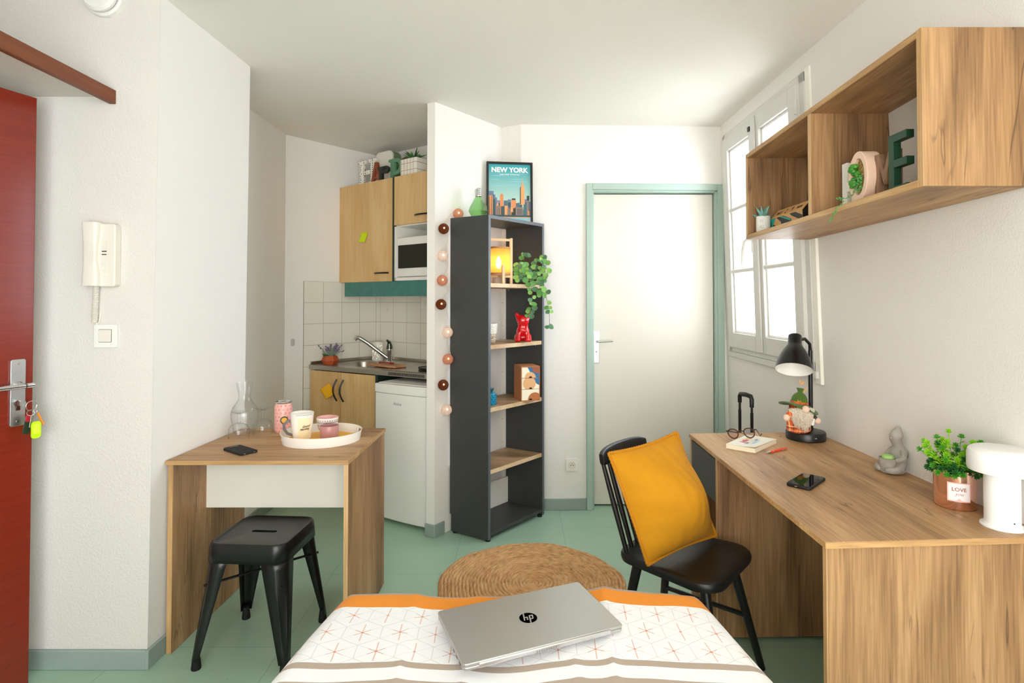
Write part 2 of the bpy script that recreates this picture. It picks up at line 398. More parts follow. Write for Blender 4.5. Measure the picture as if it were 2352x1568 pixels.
# window in the right wall
def xw(z): return xr(3.2, z)
def wb(g, y0, y1, z0, z1, o0, o1):
    "box in the plane of the window; o = offset out of the room (+) or into it (-)"
    g.hexa([(xw(z0)+o0, y0, z0), (xw(z0)+o1, y0, z0), (xw(z0)+o1, y1, z0), (xw(z0)+o0, y1, z0), (xw(z1)+o0, y0, z1), (xw(z1)+o1, y0, z1), (xw(z1)+o1, y1, z1), (xw(z1)+o0, y1, z1)])
g = G()
wb(g, WY0, WY0+.05, WZ0, WZ1, -.012, .07); wb(g, WY1-.045, WY1, WZ0, WZ1, -.012, .07); wb(g, WY0, WY1, WZ1-.05, WZ1, -.012, .07); wb(g, WY0, WY1, WZ0, WZ0+.045, -.012, .07)
w1 = struct(g.done('window_1', PVC, bevel=.003))
g = G(); wb(g, WY0-.03, WY1+.005, WZ0-.035, WZ0, -.022, .05); g.done('sill', PVC, w1, bevel=.004)
g = G(); wb(g, WY0-.045, WY0, WZ0-.06, WZ1+.01, -.008, .01); g.done('casing', WHITE, w1, bevel=.003)
YM = (WY0+WY1)/2+.01
for k, (y0, y1) in enumerate(((WY0+.045, YM-.002), (YM+.002, WY1-.04))):
    s0, s1 = (.085, .065) if k == 0 else (.065, .075)
    z0, z1 = WZ0+.03, WZ1-.04
    g = G(); wb(g, y0, y0+s0, z0, z1, -.03, .04); wb(g, y1-s1, y1, z0, z1, -.03, .04); wb(g, y0+s0, y1-s1, z0, z0+.095, -.03, .04); wb(g, y0+s0, y1-s1, z1-.085, z1, -.03, .04)
    sash = g.done('sash', PVC, w1, bevel=.004)
    a, b_, c0, c1 = y0+s0, y1-s1, z0+.095, z1-.085
    g = G()
    for (p, q, r_, s_) in ((a, a+.014, c0, c1), (b_-.014, b_, c0, c1), (a, b_, c0, c0+.014), (a, b_, c1-.014, c1)): wb(g, p, q, r_, s_, -.012, .03)
    g.done('glazing_bead', WPLAS, sash, bevel=.002)
    for j in (1, 2):
        zz = c0+(c1-c0)*j/3
        g = G(); g.tube([(xw(zz)-.012, a, zz), (xw(zz)-.012, b_, zz)], .014, 10); g.done('muntin', PVC, sash)
    g = G(); wb(g, a, b_, c0, c1, .004, .010); g.done('pane', PANE, sash)
g = G(); wb(g, YM-.035, YM+.012, WZ0+.035, WZ1-.045, -.042, -.03); g.done('meeting_bead', PVC, w1, bevel=.004)
hz = 1.72
g = G(); wb(g, YM+.016, YM+.05, hz-.07, hz+.03, -.042, -.03)
g.tube([(xw(hz)-.035, YM+.034, hz), (xw(hz)-.075, YM+.034, hz), (xw(hz)-.08, YM+.05, hz-.01), (xw(hz)-.08, YM+.075, hz-.06), (xw(hz)-.08, YM+.085, hz-.14)], [.009, .009, .009, .009, .006], 10)
g.done('window_handle', WPLAS, w1)
for z in (1.17, 2.3):
    g = G(); g.tube([(xw(z)-.03, WY0+.047, z-.035), (xw(z)-.03, WY0+.047, z), (xw(z)-.03, WY0+.047, z+.035)], [.008, .0095, .008], 10); g.done('hinge', PVC, w1)
g = G(); wb(g, YM+.03, YM+.055, 2.345, 2.37, -.04, -.02); g.done('latch', BLKP, w1)
# pale house wall and drainpipe outside
g = G(); g.box(4.6, 4.9, 1.5, 5.2, -3, 1.0); g.box(4.2, 4.28, 6.9, 7.2, -3, 5)
struct(g.done('trim_1', mat('neighbour_wall', '#dfe7e8', .8)))

# red entry door, open, with handle plate
RD = Vector((-1.744, 2.045)); rdx = Vector((.315, .949)).normalized(); rdn = Vector((rdx.y, -rdx.x))   # rdn faces the room
MR = frame((RD.x, RD.y, 0), (-rdx.x, -rdx.y, 0), (rdn.x, rdn.y, 0))   # u: back along the leaf, v: into the room
m, nt, b = base('red_door'); tc = nd(nt, 'ShaderNodeTexCoord').outputs['Object']
v = nd(nt, 'ShaderNodeMapping', {'Vector': tc, 'Scale': (6, 6, 160)}).outputs[0]
nz = nd(nt, 'ShaderNodeTexNoise', {'Vector': v, 'Scale': 1.0, 'Detail': 3.0}).outputs['Fac']
nt.links.new(ramp(nt, nz, [(.25, '#7c2413'), (.75, '#862a17')]), b.inputs['Base Color']); b.inputs['Roughness'].default_value = .22
b.inputs['Specular IOR Level'].default_value = .6
g = G(); g.box(0, .86, -.04, 0, .012, 2.105, MR); d2 = struct(g.done('door_2', m, bevel=.002))
g = G(); P = [(x, z) for x, z in rrect(.046, .232, .006, 3)]
MP = MR @ Matrix(((1, 0, 0, .050), (0, 0, 1, 0), (0, 1, 0, 1.052), (0, 0, 0, 1)))
g.prism(P, 0, .007, MP); hp = g.done('handle_plate', ALU, d2, bevel=.001)
for zz in (.1, -.1): g = G(); g.cyl(MP @ Vector((0, zz, .0071)), MP @ Vector((0, zz, .0085)), .0045, seg=12); g.done('screw', STEEL, hp)
g = G(); g.lathe([(.014, 0), (.014, .004), (.0, .004)], (0, 0, 0), 20, MP @ Matrix.Translation((0, .026, .007)))
g.tube([MP @ Vector(p) for p in ((0, .026, .008), (0, .026, .04), (.006, .026, .05), (.13, .026, .05))], .0085, 12)
g.tube([MP @ Vector(p) for p in ((0, .026, .05), (-.022, .026, .05), (-.026, .026, .05))], [.0085, .0085, .005], 12); g.done('lever', CHROME, d2)
g = G(); g.cyl(MP @ Vector((0, -.038, .007)), MP @ Vector((0, -.038, .011)), .010, seg=20); g.box(-.006, .006, -.062, -.038, .007, .0105, MP); lk = g.done('lock_cylinder', mat('bronze', '#5a3d33', .35, 1.), d2, bevel=.001)

# shelf over the entry with a brown front edge (fixed to the room)
g = G(); g.box(-2.8, -1.558, .6, 2.151, 2.148, 2.166)
sh = thing('storage_shelf', 'white shelf board with brown wooden front edge high above the red door', 'shelf', (-1.6, 2.1, 2.14))
g.done('shelf_board', mat('greyish_white', '#cfc9c2', .6), sh)
g = G(); g.box(-1.558, -1.534, .6, 2.151, 2.120, 2.172); g.done('front_edge', wood('mahogany', 'y', '#58270f', '#6e3617', '#7d421f', crack=.2), sh, bevel=.002)

# ================================================================== FURNITURE
def quad(g, p, z0, z1): g.prism(p, z0, z1)
# --- side table against the left wall
ZT = .75
t = thing('side_table', 'oak laminate table with white modesty panel against the left wall', 'table', (-1.02, 2.5, 0))
lf_, ll = xl(2.228, .74)+.004, xl(2.79, .74)+.004
g = G(); g.prism([(lf_, 2.228), (-.668, 2.230), (-.656, 2.795), (ll, 2.795)], .7325, ZT); g.done('tabletop', OAKX, t, bevel=.0015)
g = G(); g.prism([(lf_, 2.2268), (-.668, 2.2288), (-.668, 2.2302), (lf_, 2.2282)], .7335, .749)
g.prism([(-.6682, 2.230), (-.6668, 2.230), (-.6548, 2.795), (-.6562, 2.795)], .7335, .749); g.done('edge_band', EDGE, t)
xp = xl(2.24, 0)+.0155
g = G(); g.prism([(xp, 2.236), (xp+.019, 2.236), (xp+.036, 2.785), (xp+.017, 2.785)], .001, .7325); p = g.done('side_panel', OAKZ, t, bevel=.001)
g = G(); g.prism([(xp, 2.2348), (xp+.019, 2.2348), (xp+.019, 2.2362), (xp, 2.2362)], .001, .7325); g.done('edge_band', EDGEZ, p)
g = G(); g.prism([(-.6865, 2.238), (-.6695, 2.238), (-.658, 2.787), (-.675, 2.787)], .001, .7325); p = g.done('side_panel', OAKZ, t, bevel=.001)
g = G(); g.prism([(-.6865, 2.2368), (-.6695, 2.2368), (-.6695, 2.2382), (-.6865, 2.2382)], .001, .7325); g.done('edge_band', EDGEZ, p)
g = G(); g.box(xp+.026, -.682, 2.462, 2.478, .484, .7325); g.done('modesty_panel', mat('panel_white', '#e6e3d8', .5), t, bevel=.001)

# --- black metal stool
st = thing('metal_stool', 'black metal stool with slot handle in its square seat, in front of the side table', 'stool', (-1.025, 2.305, 0), R(-4))
zs = .452; g = G()
def rr(w_, r, n=6): return rrect(w_, w_, r, n)
prof = [(.315, .05, zs-.066), (.312, .05, zs-.03), (.306, .048, zs-.008), (.298, .045, zs), (.286, .04, zs+.001), (.278, .036, zs-.004), (.268, .034, zs-.006)]
loops = []
for w_, r, z in prof: loops.append([g.bm.verts.new((*q, z)) for q in rr(w_, r)])
for a, b_ in zip(loops, loops[1:]):
    n = len(a)
    for i in range(n): g.bm.faces.new((a[i], a[(i+1) % n], b_[(i+1) % n], b_[i]))
hole = [g.bm.verts.new((*q, zs-.006)) for q in rrect(.105, .022, .0109, 6)]; hole2 = [g.bm.verts.new((*q, zs-.016)) for q in rrect(.101, .018, .0089, 6)]
n = len(hole)
for i in range(n):
    j = (i+1) % n
    g.bm.faces.new((loops[-1][i], loops[-1][j], hole[j], hole[i])); g.bm.faces.new((hole[i], hole[j], hole2[j], hole2[i]))
g.done('seat', BLKM, st, world=False, solid=.0016, flip=False)
def stool_leg(sx, sy):
    g = G(); rows = []
    N = 9
    for k in range(N+1):
        f = k/N; z = zs-.05+(.034-zs+.05)*f
        c = .1505+(.184-.1505)*f             # distance of the outer corner
        wd = .088+(.030-.088)*f; r = .046+(.012-.046)*f
        dent = .006*sin(pi*min(1, max(0, (f-.2)/.75)))
        ln = [(-wd, 0), (-wd*.55, -.0005)]
        for i in range(7):
            a = R(90-15*i); ln.append((-r+r*cos(a)-(dent if 1 < i < 5 else 0)*.7, -r+r*sin(a)-(dent if 1 < i < 5 else 0)*.7))
        ln += [(-.0005, -wd*.55), (0, -wd)]
        rows.append([g.bm.verts.new((sx*(c+a), sy*(c+b_), z)) for a, b_ in ln])
    for a, b_ in zip(rows, rows[1:]):
        for i in range(len(a)-1): g.bm.faces.new((a[i], a[i+1], b_[i+1], b_[i]))
    o = g.done('leg', BLKM, st, world=False, solid=.0022)
    g = G(); g.lathe([(0, 0), (.0165, 0), (.0175, .004), (.0145, .034), (.012, .05), (0, .05)], (sx*.170, sy*.170, 0), 20); g.done('rubber_foot', RUBBER, o, world=False)
for sx, sy in ((-1, -1), (1, -1), (1, 1), (-1, 1)): stool_leg(sx, sy)
g = G(); g.tube([(-.155, -.155, .30), (.155, .155, .30)], .005, 8); g.tube([(-.155, .155, .305), (.155, -.155, .305)], .005, 8); g.done('brace', BLKM, st, world=False)

# --- tall charcoal bookcase in the corner
NB = Vector((-.178, 3.253)); AV = Vector((-.245, .150)); BV = Vector((.335, .400))
def bk(s, q): return NB+BV*s+AV*q
ZB = 1.866; wS = .018/BV.length
bc = thing('bookcase', 'tall narrow charcoal bookcase with oak shelves in the corner', 'bookcase', (-.13, 3.53, 0))
g = G(); g.prism([bk(0, 0), bk(wS, 0), bk(wS, .96), bk(0, .96)], .11, ZB); g.prism([bk(0, 0), bk(wS, 0), bk(wS, .925), bk(0, .925)], .012, .11)
g.done('side_panel', CHAR, bc, bevel=.001)
g = G(); g.prism([bk(1-wS, 0), bk(1, 0), bk(1, .96), bk(1-wS, .96)], .012, ZB); g.done('side_panel', CHAR, bc, bevel=.001)
g = G(); g.prism([bk(wS, 0), bk(1-wS, 0), bk(1-wS, .96), bk(wS, .96)], ZB-.019, ZB); g.done('top_board', CHAR, bc, bevel=.001)
g = G(); e = -.006
g.prism([bk(0, e), bk(wS, e), bk(wS, .001), bk(0, .001)], .012, ZB); g.prism([bk(1-wS, e), bk(1, e), bk(1, .001), bk(1-wS, .001)], .012, ZB); g.prism([bk(wS, e), bk(1-wS, e), bk(1-wS, .001), bk(wS, .001)], ZB-.019, ZB)
g.done('edge_band', CHARE, bc)
g = G(); g.prism([bk(wS, .0), bk(1-wS, .0), bk(1-wS, .9), bk(wS, .9)], .03, .05); g.done('bottom_board', CHAR, bc, bevel=.001)
SHZ = (1.474, 1.117, .757, .403)
OAKB = wood('oak_shelf', 'x', '#8a6a4a', '#b08d68', '#caa981'); OAKE2 = wood('oak_shelf_edge', 'x', '#b7966f', '#cdb08a', '#dcc3a0', crack=.3)
for z in SHZ:
    g = G(); g.prism([bk(wS, .02), bk(1-wS, .02), bk(1-wS, .95), bk(wS, .95)], z-.024, z); o = g.done('shelf', OAKB, bc, bevel=.001)
    g = G(); g.prism([bk(wS, .016), bk(1-wS, .016), bk(1-wS, .0205), bk(wS, .0205)], z-.0235, z-.0005); g.done('edge_band', OAKE2, o)
    for q in (.15, .85):
        p = bk(1-wS, q); p2 = bk(1-wS-.02, q); g = G(); g.cyl((p2.x, p2.y, z-.031), (p.x, p.y, z-.031), .004, seg=10)
        g.done('shelf_pin', CHROME, o)
g = G(); g.prism([bk(wS, .90), bk(1-wS, .90), bk(1-wS, .945), bk(wS, .945)], .05, .215); g.done('back_rail', WHITE, bc, bevel=.001)
for s_, q in ((.04, .06), (.96, .06), (.04, .88), (.96, .88)):
    p = bk(s_, q); g = G(); g.cyl((p.x, p.y, 0), (p.x, p.y, .0125), .015, seg=16); g.done('foot', BLACK, bc)

# --- desk along the right wall
dk = thing('desk', 'long oak laminate desk with dark grey drawer along the right wall', 'desk', (1.1, 2.1, 0))
nr, fr = xr(1.52, .74)-.004, xr(2.70, .74)-.004
g = G(); g.prism([(.791, 1.480), (nr, 1.518), (fr, 2.712), (.798, 2.684)], .7325, ZT); g.done('desktop', OAKY, dk, bevel=.0015)
g = G(); g.prism([(.791, 1.4787), (nr, 1.5167), (nr, 1.5182), (.791, 1.4802)], .7335, .749); g.prism([(.7897, 1.480), (.7912, 1.480), (.7982, 2.684), (.7967, 2.684)], .7335, .749); g.done('edge_band', EDGE, dk)
def zpan(name, pts, z0, z1, m, par=dk, bev=.001):
    g = G(); g.prism(pts, z0, z1); return g.done(name, m, par, bevel=bev)
nb_ = xr(1.52, .0)-.03
p = zpan('side_panel', [(.797, 1.486), (1.40, 1.526), (1.40, 1.545), (.797, 1.505)], .002, .7325, OAKZ)
zpan('edge_band', [(.7955, 1.486), (.7972, 1.486), (.7972, 1.505), (.7955, 1.505)], .002, .7325, EDGEZ, p)
p = zpan('divider_panel', [(.803, 2.322), (1.40, 2.335), (1.40, 2.353), (.803, 2.340)], .012, .7325, OAKZ)
zpan('edge_band', [(.8015, 2.322), (.8032, 2.322), (.8032, 2.340), (.8015, 2.340)], .012, .7325, EDGEZ, p)
p = zpan('side_panel', [(.803, 2.662), (1.40, 2.685), (1.40, 2.703), (.803, 2.680)], .002, .7325, OAKZ)
zpan('edge_band', [(.8015, 2.662), (.8032, 2.662), (.8032, 2.680), (.8015, 2.680)], .002, .7325, EDGEZ, p)
zpan('drawer_front', [(.802, 2.343), (.818, 2.343), (.818, 2.659), (.802, 2.659)], .548, .724, CHAR)
zpan('drawer_box', [(.820, 2.352), (1.30, 2.362), (1.30, 2.655), (.820, 2.650)], .565, .71, mat('drawer_white', '#d8d5cc', .6))
zpan('cubby_shelf', [(.812, 2.341), (1.39, 2.354), (1.39, 2.684), (.812, 2.661)], .300, .318, OAKX)
zpan('plinth_board', [(.812, 2.341), (1.39, 2.354), (1.39, 2.684), (.812, 2.661)], .05, .068, OAKX)

# --- open wall shelf on the right wall, over the desk
ws = thing('wall_shelf', 'open oak box shelf with two compartments fixed high on the right wall', 'shelf', (1.25, 2.1, 1.67))
def wsp(y, z):      # front x and real z for nominal positions along the shelf
    t = (y-1.521)/1.149
    return 1.085-.018*t, z+(-.021 if z < 1.8 else -.051)*t
def wbox(name, y0, y1, z0, z1, m, par=ws, x0=0., x1=None, bev=.001):
    P = []
    for z in (z0, z1):
        for (f, y) in ((0, y0), (1, y0), (1, y1), (0, y1)):
            xf, zz = wsp(y, z); xb = 1.372 if x1 is None else xf+x1
            P.append((xf+x0 if f == 0 else xb, y, zz))
    g = G(); g.hexa(P); return g.done(name, m, par, bevel=bev)
YA, YB, ZA, ZBq, TK = 1.521, 2.670, 1.681, 2.111, .021
for nm, z0, z1 in (('bottom_board', ZA, ZA+TK), ('top_board', ZBq-TK, ZBq)):
    p = wbox(nm, YA+TK, YB, z0, z1, OAKY); wbox('edge_band', YA+TK, YB, z0+.001, z1-.001, EDGE if False else wood('oak_edge_y'+nm, 'y', '#a87f52', '#c49b68', '#d8b384', crack=.4), p, -.0014, .0002)
for y in (YA, 2.090, YB-TK):
    z0, z1 = (ZA, ZBq) if y == YA else (ZA+TK, ZBq-TK)
    nm = 'divider' if y == 2.090 else 'end_panel'
    p = wbox(nm, y, y+TK, z0, z1, OAKZ); wbox('edge_band', y, y+TK, z0, z1, EDGEZ, p, -.0014, .0002)

# --- black spindle-back chair
cx, cy, ca = .615, 2.135, R(-40)
ch = thing('spindle_chair', 'black wooden spindle-back chair holding the yellow cushion, beside the desk', 'chair', (cx, cy, 0), ca)
zc = .44
def seat_outline(k=1.0, n=8):
    hw0, hw1, d = .172, .205, .2; P = []
    for (x, y, r, a0) in ((d, hw1, .085, 0), (-d, hw0, .07, 90), (-d, -hw0, .07, 180), (d, -hw1, .085, 270)):
        sx, sy = (1 if x > 0 else -1), (1 if y > 0 else -1)
        for i in range(n+1):
            a = R(a0+90*i/n); P.append(((x-sx*r+r*cos(a))*k, (y-sy*r+r*sin(a))*k))
    return P
g = G(); lo = None; L_ = []
for k, z in ((.93, zc-.034), (.985, zc-.030), (1.0, zc-.020), (1.0, zc-.010), (.985, zc-.002), (.96, zc), (.8, zc-.004), (.4, zc-.007)):
    L_.append([g.bm.verts.new((*q, z)) for q in seat_outline(k)])
for a, b_ in zip(L_, L_[1:]):
    n = len(a)
    for i in range(n): g.bm.faces.new((a[i], a[(i+1) % n], b_[(i+1) % n], b_[i]))
g.bm.faces.new(L_[0][::-1]); g.bm.faces.new(L_[-1]); g.done('seat', BLACK, ch, world=False)
for sx, sy in ((1, 1), (1, -1), (-1, 1), (-1, -1)):
    g = G(); a = Vector((sx*.125, sy*.125, zc-.032)); b_ = Vector((sx*(.215 if sx > 0 else .19), sy*.195, 0))
    g.cyl(b_, a, .0125, .0185, 18); g.done('leg', BLACK, ch, world=False)
g = G(); g.tube([(.165, -.155, .2), (-.15, -.155, .2)], .009, 10); g.tube([(.165, .155, .2), (-.15, .155, .2)], .009, 10); g.tube([(0, -.155, .2), (0, .155, .2)], .009, 10); g.done('stretcher', BLACK, ch, world=False)
def railp(f): return Vector((-.252-.028*(1-(2*f-1)**2), -.172+.344*f, .772))
for k in range(6):
    f = k/5; a = Vector((-.165-.014*(1-(2*f-1)**2), -.135+.27*f, zc-.012)); b_ = railp(.06+.88*f)-Vector((0, 0, .02))
    md_ = (a+b_)/2; g = G(); g.tube([a, md_, b_], [.0085, .0105, .008], 12); g.done('spindle', BLACK, ch, world=False)
g = G()
def railf(u, v):
    p = railp(u); hh = .031*(1-.35*abs(2*u-1)**6); a = 2*pi*v
    cxx = .0105*(abs(cos(a))**.5)*(1 if cos(a) > 0 else -1); czz = hh*(abs(sin(a))**.5)*(1 if sin(a) > 0 else -1)
    return p+Vector((cxx-czz*.16, 0, czz))
V = [[g.bm.verts.new(railf(i/24, j/20)) for j in range(20)] for i in range(25)]
for i in range(24):
    for j in range(20): g.bm.faces.new((V[i][j], V[i+1][j], V[i+1][(j+1) % 20], V[i][(j+1) % 20]))
g.bm.faces.new(V[0]); g.bm.faces.new(V[-1]); g.done('top_rail', BLACK, ch, world=False, bevel=.002)

# --- yellow cushion leaning on the chair back
YEL = mat('mustard_cloth', '#c48600', .9, bump=(420, .25, .0008), var=(9, .06))
_cs = Vector((-.024, -.008, -.001))
cu = thing('cushion', 'square mustard yellow cushion with roped edge leaning on the chair back', 'cushion', (.60, 2.15, .445))
BL, BR_, TL, TR = Vector((.452, 2.025, .449)), Vector((.775, 2.268, .452)), Vector((.318, 2.028, .835)), Vector((.605, 2.205, .868))
BL, BR_, TL, TR = BL+_cs, BR_+_cs, TL+_cs, TR+_cs
fw = ((BR_-BL).cross(TL-BL)).normalized()
if fw.y > 0: fw = -fw
def cpt(u, v, side):
    e = 1-.06*sin(pi*u)*0
    iu = u-.5; iv = v-.5
    # pull the edges in between the corners
    pu = .5+iu*(1.0-.030*cos(pi*iv)); pv = .5+iv*(1.0-.055*cos(pi*iu))
    p = BL.lerp(BR_, pu).lerp(TL.lerp(TR, pu), pv)
    s_ = max(0, sin(pi*min(1, max(0, u))))**.72*max(0, sin(pi*min(1, max(0, v))))**.72
    wr = noise.noise(Vector((u*3, v*3, side)))*.014+noise.noise(Vector((u*14, v*5, 3+side)))*.010*(1-s_*.6)+.009*sin(26*v+3*noise.noise(Vector((u*4, v*4, 9))))*math.exp(-u*9)
    sag = 1.0+.25*(.5-v)
    return p+fw*(side*(.140 if side > 0 else .024)*s_*sag+.028+wr*s_)
g = G(); g.grid(lambda u, v: cpt(u, v, 1), 44, 44); g.grid(lambda u, v: cpt(u, v, -1), 44, 44)
bmesh.ops.remove_doubles(g.bm, verts=g.bm.verts, dist=.0004)
g.done('cover', YEL, cu, sharp=80)
per = [(i/60, 0) for i in range(60)]+[(1, i/60) for i in range(60)]+[(1-i/60, 1) for i in range(60)]+[(0, 1-i/60) for i in range(60)]
g = G(); g.tube([cpt(u, v, 0)+fw*.002 for u, v in per], [.0048+.0018*(i % 2) for i in range(240)], 8, closed=True); g.done('roped_edge', mat('mustard_cord', '#be7c00', .85), cu)

# --- round jute rug
m, nt, b = base('jute'); tc = nd(nt, 'ShaderNodeTexCoord').outputs['Object']
sep = nd(nt, 'ShaderNodeSeparateXYZ', {0: tc}); x, y = sep.outputs[0], sep.outputs[1]
r_ = mth(nt, 'SQRT', mth(nt, 'ADD', mth(nt, 'MULTIPLY', x, x), mth(nt, 'MULTIPLY', y, y)))
an = mth(nt, 'ARCTAN2', y, x)
pv = nd(nt, 'ShaderNodeCombineXYZ', {0: mth(nt, 'MULTIPLY', r_, 70.0), 1: mth(nt, 'MULTIPLY', mth(nt, 'MULTIPLY', an, r_), 26.0), 2: 0.0}).outputs[0]
nz = nd(nt, 'ShaderNodeTexNoise', {'Vector': pv, 'Scale': 1.0, 'Detail': 4.0}).outputs['Fac']
nb2 = nd(nt, 'ShaderNodeTexNoise', {'Vector': pv, 'Scale': .14, 'Detail': 2.0}).outputs['Fac']
nf = nd(nt, 'ShaderNodeTexNoise', {'Vector': tc, 'Scale': 260.0, 'Detail': 2.0}).outputs['Fac']
f = mth(nt, 'ADD', mth(nt, 'MULTIPLY', nz, .55), mth(nt, 'ADD', mth(nt, 'MULTIPLY', nb2, .25), mth(nt, 'MULTIPLY', nf, .2)))
nt.links.new(ramp(nt, f, [(.30, '#76502e'), (.42, '#b78a5a'), (.56, '#d6ab79'), (.72, '#e6c598')]), b.inputs['Base Color']); b.inputs['Roughness'].default_value = .95
nt.links.new(nd(nt, 'ShaderNodeBump', {'Height': nz, 'Strength': .6, 'Distance': .004}).outputs[0], b.inputs['Normal'])
g = G(); NR, RS = 26, .455
def rugf(u, v):
    a = 2*pi*u; r = RS*v*(1+.012*sin(5*a+1)+.008*sin(11*a)); ph = (v*NR+u) % 1.0
    z = .004+.009*abs(sin(pi*ph))**.6
    if v > .992: z = .001
    return Vector((r*cos(a), r*sin(a), z))
g.grid(rugf, 120, NR*6, closeu=True)
rug = g.done('rug', m, sharp=60); rug.location = (.057, 2.775, .0005)
tag(rug, 'round braided jute rug on the green floor beyond the bed', 'rug')

# --- bed and duvet
bd = thing('bed', 'single bed under the patterned duvet in the foreground', 'bed', (0, .7, 0))
g = G(); g.box(-.44, .45, -.25, 1.55, .22, .30); g.done('bed_base', mat('bed_base', '#8c8478', .8), bd, bevel=.01)
g = G(); g.box(-.44, .45, -.25, 1.55, .30, .50); g.done('mattress', mat('mattress', '#e8e6e0', .9), bd, bevel=.03)
for x in (-.4, .41):
    for y in (-.2, 1.48): g = G(); g.cyl((x, y, 0), (x, y, .22), .022, seg=16); g.done('leg', BLACK, bd)

m, nt, b = base('duvet_cloth')
uvn = nd(nt, 'ShaderNodeUVMap'); sp_ = nd(nt, 'ShaderNodeSeparateXYZ', {0: uvn.outputs[0]}); U, Vv = sp_.outputs[0], sp_.outputs[1]
WHT, ORG, BEI, LOR, LGR = lin('#f1f2f5'), lin('#ea8d0c'), lin('#b3a294'), lin('#cf7442'), lin('#b9a7a6')
def band(lo, hi): return mth(nt, 'MULTIPLY', mth(nt, 'GREATER_THAN', Vv, lo), mth(nt, 'LESS_THAN', Vv, hi))
# hexagon cell coordinates: U,V scaled so that one cell is 1 wide
SCL = 1/.088
px = mth(nt, 'MULTIPLY', U, SCL); py = mth(nt, 'MULTIPLY', Vv, SCL)
q3 = 1.7320508
def cell(ox, oy):
    ax = mth(nt, 'SUBTRACT', mth(nt, 'FLOORED_MODULO', mth(nt, 'ADD', px, ox), 1.0), .5)
    ay = mth(nt, 'SUBTRACT', mth(nt, 'FLOORED_MODULO', mth(nt, 'ADD', py, oy), q3), q3/2)
    return ax, ay, mth(nt, 'ADD', mth(nt, 'MULTIPLY', ax, ax), mth(nt, 'MULTIPLY', ay, ay))
a1, a2, ad = cell(0, 0); b1, b2, bd_ = cell(.5, q3/2)
near = mth(nt, 'LESS_THAN', ad, bd_)
def sel(p, q): return mth(nt, 'ADD', mth(nt, 'MULTIPLY', p, near), mth(nt, 'MULTIPLY', q, mth(nt, 'SUBTRACT', 1.0, near)))
gx, gy, gr = sel(a1, b1), sel(a2, b2), mth(nt, 'SQRT', sel(ad, bd_))
def line(deg, wdt): # line through the cell centre
    dd = mth(nt, 'ABSOLUTE', mth(nt, 'ADD', mth(nt, 'MULTIPLY', gx, -sin(R(deg))), mth(nt, 'MULTIPLY', gy, cos(R(deg)))))
    return mth(nt, 'SUBTRACT', 1.0, mth(nt, 'DIVIDE', dd, wdt), clamp=True)
AX, AY = mth(nt, 'ABSOLUTE', gx), mth(nt, 'ABSOLUTE', gy)
hexd = mth(nt, 'MAXIMUM', AX, mth(nt, 'ADD', mth(nt, 'MULTIPLY', AX, .5), mth(nt, 'MULTIPLY', AY, q3/2)))
hexl = mth(nt, 'MULTIPLY', mth(nt, 'GREATER_THAN', hexd, .489), 1.0)
spoke = mth(nt, 'MAXIMUM', line(30, .013), line(150, .013))
orl = mth(nt, 'MULTIPLY', line(90, .022), mth(nt, 'LESS_THAN', gr, .40))
orl2 = mth(nt, 'MULTIPLY', mth(nt, 'MAXIMUM', line(30, .018), line(150, .018)), mth(nt, 'LESS_THAN', gr, .24))
dot = mth(nt, 'LESS_THAN', gr, .035)
msk = nd(nt, 'ShaderNodeTexNoise', {'Vector': uvn.outputs[0], 'Scale': 7.0}).outputs['Fac']
grey = mth(nt, 'MULTIPLY', mth(nt, 'MAXIMUM', hexl, spoke), .38)
c = mixc(nt, grey, WHT, LGR)
c = mixc(nt, mth(nt, 'MULTIPLY', orl2, mth(nt, 'MULTIPLY', mth(nt, 'SUBTRACT', msk, .38), 5.0, clamp=True)), c, LOR)
c = mixc(nt, mth(nt, 'MULTIPLY', mth(nt, 'MAXIMUM', orl, dot), .75), c, LOR)
pat = band(.112, .345)
c = mixc(nt, pat, WHT, c)
c = mixc(nt, band(.048, .112), c, ORG)
beige = mth(nt, 'ADD', mth(nt, 'GREATER_THAN', .048, Vv), mth(nt, 'ADD', band(.345, .366), band(.408, .60)), clamp=True)
c = mixc(nt, beige, c, BEI)
nt.links.new(c, b.inputs['Base Color']); b.inputs['Roughness'].default_value = .9; b.inputs['Sheen Weight'].default_value = .1
tc = nd(nt, 'ShaderNodeTexCoord').outputs['Object']
nz = nd(nt, 'ShaderNodeTexNoise', {'Vector': tc, 'Scale': 500.0}).outputs['Fac']
nt.links.new(nd(nt, 'ShaderNodeBump', {'Height': nz, 'Strength': .12, 'Distance': .001}).outputs[0], b.inputs['Normal'])
HWD, YF, RC, ZD = .512, 1.655, .055, .548
def fold(d, drop):       # distance past the flat part -> (sideways, down)
    if d <= 0: return 0., 0.
    a = d/RC
    if a < pi/2: return RC*sin(a), RC*(1-cos(a))
    e = d-RC*pi/2; return RC+e*.10, RC+e
